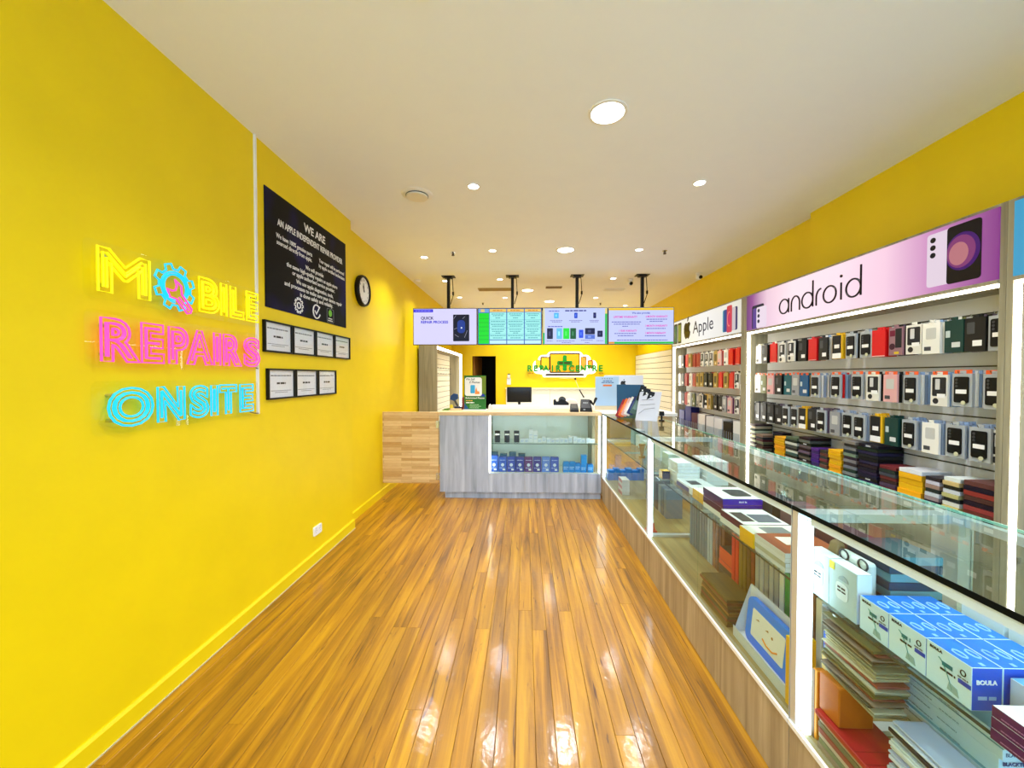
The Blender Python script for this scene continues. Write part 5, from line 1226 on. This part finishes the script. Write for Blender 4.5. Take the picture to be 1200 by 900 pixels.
run(bayA, ymid, 1.072, [(4.39, 'dk', 3, 'dk'), (4.275, 'dk', 3, 'dk'), (4.16, 'dk', 2, 'dk'), (4.045, 'dk', 2, 'plum'), (3.925, 'blk', 2, 'dk'), (3.805, 'blk', 2, 'clr'), (3.685, 'yel', 3, 'yel'), (3.565, 'dk', 2, 'dk'), (3.45, 'blk', 6, 'plum'), (3.315, 'grey', 2, 'clr'), (3.19, 'blk', 2, 'clr'), (3.06, 'blk', 2, 'clr'),
    (2.935, 'yel', 3, 'yel'), (2.815, 'dkt', 3, 'dkt'), (2.69, 'blk', 4, ('clr', 'blue')), (2.54, 'white', 3, 'clr'), (2.40, 'blk', 4, ('clr', 'blue')), (2.27, 'blk', 3, 'clr'), (2.19, 'bw', 1, 'dk')], T3)
U1, U2, U3 = 'top hook row, white sign', 'middle hook row, white sign', 'lowest hook row, white sign'
ya = [6.56-i*.134 for i in range(15)]
def apple_row(z, kinds, nm, hd=False): run(bayB, ymid2, z, [(Y, k_, n_, b_) for Y, (k_, n_, b_) in zip(ya, kinds)], nm, hd)
apple_row(1.69, [('white', 1, 'cream'), ('dk', 1, 'dk'), ('red', 1, 'red'), ('gold', 1, 'gold'), ('redd', 2, 'redd'), ('redd', 1, 'redd'), ('bw', 1, 'dk'), ('bw', 1, 'dk'), ('bw', 1, 'white'), ('gold', 2, 'dk'), ('pink', 1, 'red'), ('white', 2, 'pink'), ('red', 2, 'red'), ('red', 1, 'red'), ('mix', 1, 'white')], U1)
apple_row(1.40, [('white', 1, 'dk'), ('dk', 1, 'dk'), ('redd', 2, 'redd'), ('white', 1, 'pink'), ('redd', 2, 'redd'), ('gold', 1, 'gold'), ('gold', 1, 'gold'), ('dk', 1, 'dk'), ('dk', 2, 'redd'), ('gold', 1, 'cream'), ('red', 2, 'red'), ('gold', 1, 'gold'), ('red', 2, 'red'), ('bw', 1, 'dk'), ('bw', 1, 'dk')], U2)
apple_row(1.10, [('white', 1, 'dk'), ('dk', 1, 'dk'), ('redd', 1, 'red'), ('white', 1, 'white'), ('olive', 1, 'grey'), ('grey', 1, 'grey'), ('bw', 1, 'dk'), ('yel', 1, 'yel'), ('gold', 1, 'gold'), ('dk', 1, 'dk'), ('dk', 1, 'dk'), ('grey', 2, 'purple'), ('pink', 1, 'purple'), ('bw', 1, 'white'), ('mix', 1, 'gold')], U3)

# ---- flat box stacks on the shelf of the pink bay
SH = .7455
def shelf_stack(y0, y1, top, cols, lab, x0=2.475, x1=2.66, th=.024):
    z = SH; i = 0
    while z+th < top+.006:
        c = cols[i % len(cols)]
        cc = tuple(max(0, min(255, u+random.randint(-12, 12))) for u in c)
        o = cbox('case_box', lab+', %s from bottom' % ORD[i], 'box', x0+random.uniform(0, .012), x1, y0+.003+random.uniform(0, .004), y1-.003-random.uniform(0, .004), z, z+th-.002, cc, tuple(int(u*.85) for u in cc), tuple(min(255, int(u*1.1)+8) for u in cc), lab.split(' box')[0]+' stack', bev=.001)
        if i % 2 == 0 and sum(cc) < 330: bx('spine_label', o, LGREY, -(x1-x0)/2-.0012+.006, -(x1-x0)/2+.0065, -.02, .02, .006, .016)
        z += th; i += 1
DKB = (40, 38, 40)
shelf_stack(4.34, 4.45, 1.03, [(206, 200, 180), (60, 56, 50)], 'white and black striped box stacked at the far side panel')
shelf_stack(4.20, 4.33, .95, [DKB, (120, 110, 96), (70, 40, 40)], 'dark mixed box stacked beside the striped boxes')
shelf_stack(4.03, 4.19, 1.0, [(20, 20, 22)], 'plain black box stacked behind a yellow stack', 2.56)
shelf_stack(3.86, 4.02, .965, [(222, 164, 20)], 'yellow box stacked before the plain black boxes')
shelf_stack(3.68, 3.85, 1.0, [(70, 84, 80), (200, 204, 200), DKB], 'green-grey box stacked beside the far yellow boxes')
shelf_stack(3.52, 3.67, 1.02, [(24, 22, 26), (90, 88, 92)], 'black box with grey edges stacked beside green-grey boxes')
shelf_stack(3.415, 3.51, .94, [(56, 34, 110), (70, 44, 130)], 'violet box stacked low beside the black boxes')
shelf_stack(3.32, 3.41, .955, [(110, 60, 60), (60, 52, 56)], 'dull red box stacked beside the violet boxes')
shelf_stack(3.18, 3.315, .965, [(226, 168, 20)], 'yellow box stacked between dull red and silver boxes')
shelf_stack(3.04, 3.17, 1.055, [(120, 124, 124), (40, 42, 44)], 'silver and black box in a tall stack')
shelf_stack(2.86, 3.03, 1.06, [(24, 20, 36), (36, 22, 60), (22, 22, 26)], 'black and violet box in the tallest stack')
shelf_stack(2.72, 2.85, .935, [(44, 40, 44), (110, 40, 46), (70, 66, 70)], 'dark red and black box stacked beside the tallest stack')
shelf_stack(2.545, 2.71, .93, [(232, 176, 16)], 'yellow box in the stack capped by a white box', th=.036)
cbox('case_box', 'white box lying on the yellow stack beside pinkish boxes', 'box', 2.48, 2.66, 2.55, 2.70, SH+.0362*5-.001, SH+.0362*5+.024, (222, 226, 230), None, (226, 228, 232))
shelf_stack(2.44, 2.535, .945, [(206, 206, 212), (40, 40, 44), (150, 120, 124)], 'pinkish and white box stacked beside yellow boxes')
shelf_stack(2.33, 2.43, .965, [(44, 44, 40), (190, 180, 110), (210, 212, 210)], 'black and pale yellow box stacked near the side panel')
shelf_stack(2.16, 2.32, .985, [(30, 28, 28), (90, 50, 46), (150, 50, 44)], 'black and red box stacked against the side panel', th=.028)
# ---- boxes in clear bins on the shelf of the white bay
goods = (((28, 32, 110), (24, 26, 90), .26, 'navy box in the clear bin beside the taller navy box'), ((30, 34, 120), (24, 26, 90), .33, 'tallest navy box in the clear bins'), ((76, 20, 46), (236, 232, 228), .25, 'maroon box with white edge in a clear bin'),
         ((230, 228, 224), (60, 24, 40), .26, 'white-edged box between the maroon box and white boxes'), ((222, 222, 224), (226, 226, 228), .25, 'large white box next to the white-edged box'), ((226, 226, 228), (220, 220, 222), .25, 'large white box next to the black box'), ((20, 20, 22), (16, 16, 18), .23, 'black box standing in a clear bin'), ((226, 226, 224), (206, 206, 208), .26, 'white box next to the bay divider panel'))
for i, (c, e, h, lab) in enumerate(goods):
    yc = 6.47-i*.24
    cbox('boxed_goods', lab, 'box', 2.53, 2.655, yc-.105, yc+.105, SH+.003, SH+.003+h, c, e, tuple(min(255, u+10) for u in c), 'boxes in the clear bins')
for i in range(4):
    t = thing('clear_bin', 'clear plastic shelf bin holding %s pair of boxes from bay divider' % ORD[3-i], 'bin', (2.51, 6.35-i*.48, SH), RR, 'clear shelf bins')
    bx('front_wall', t, SLEEVE, -.235, .235, -.025, -.021, 0, .13); bx('side_wall', t, SLEEVE, -.2385, -.2352, -.025, .14, 0, .13); bx('bin_floor', t, SLEEVE, -.235, .235, -.021, .14, 0, .002)
    for k_ in range(9): bx('rib', t, flat((176, 186, 200)), -.22+k_*.055-.002, -.22+k_*.055+.002, -.027, -.0252, .0, .128)
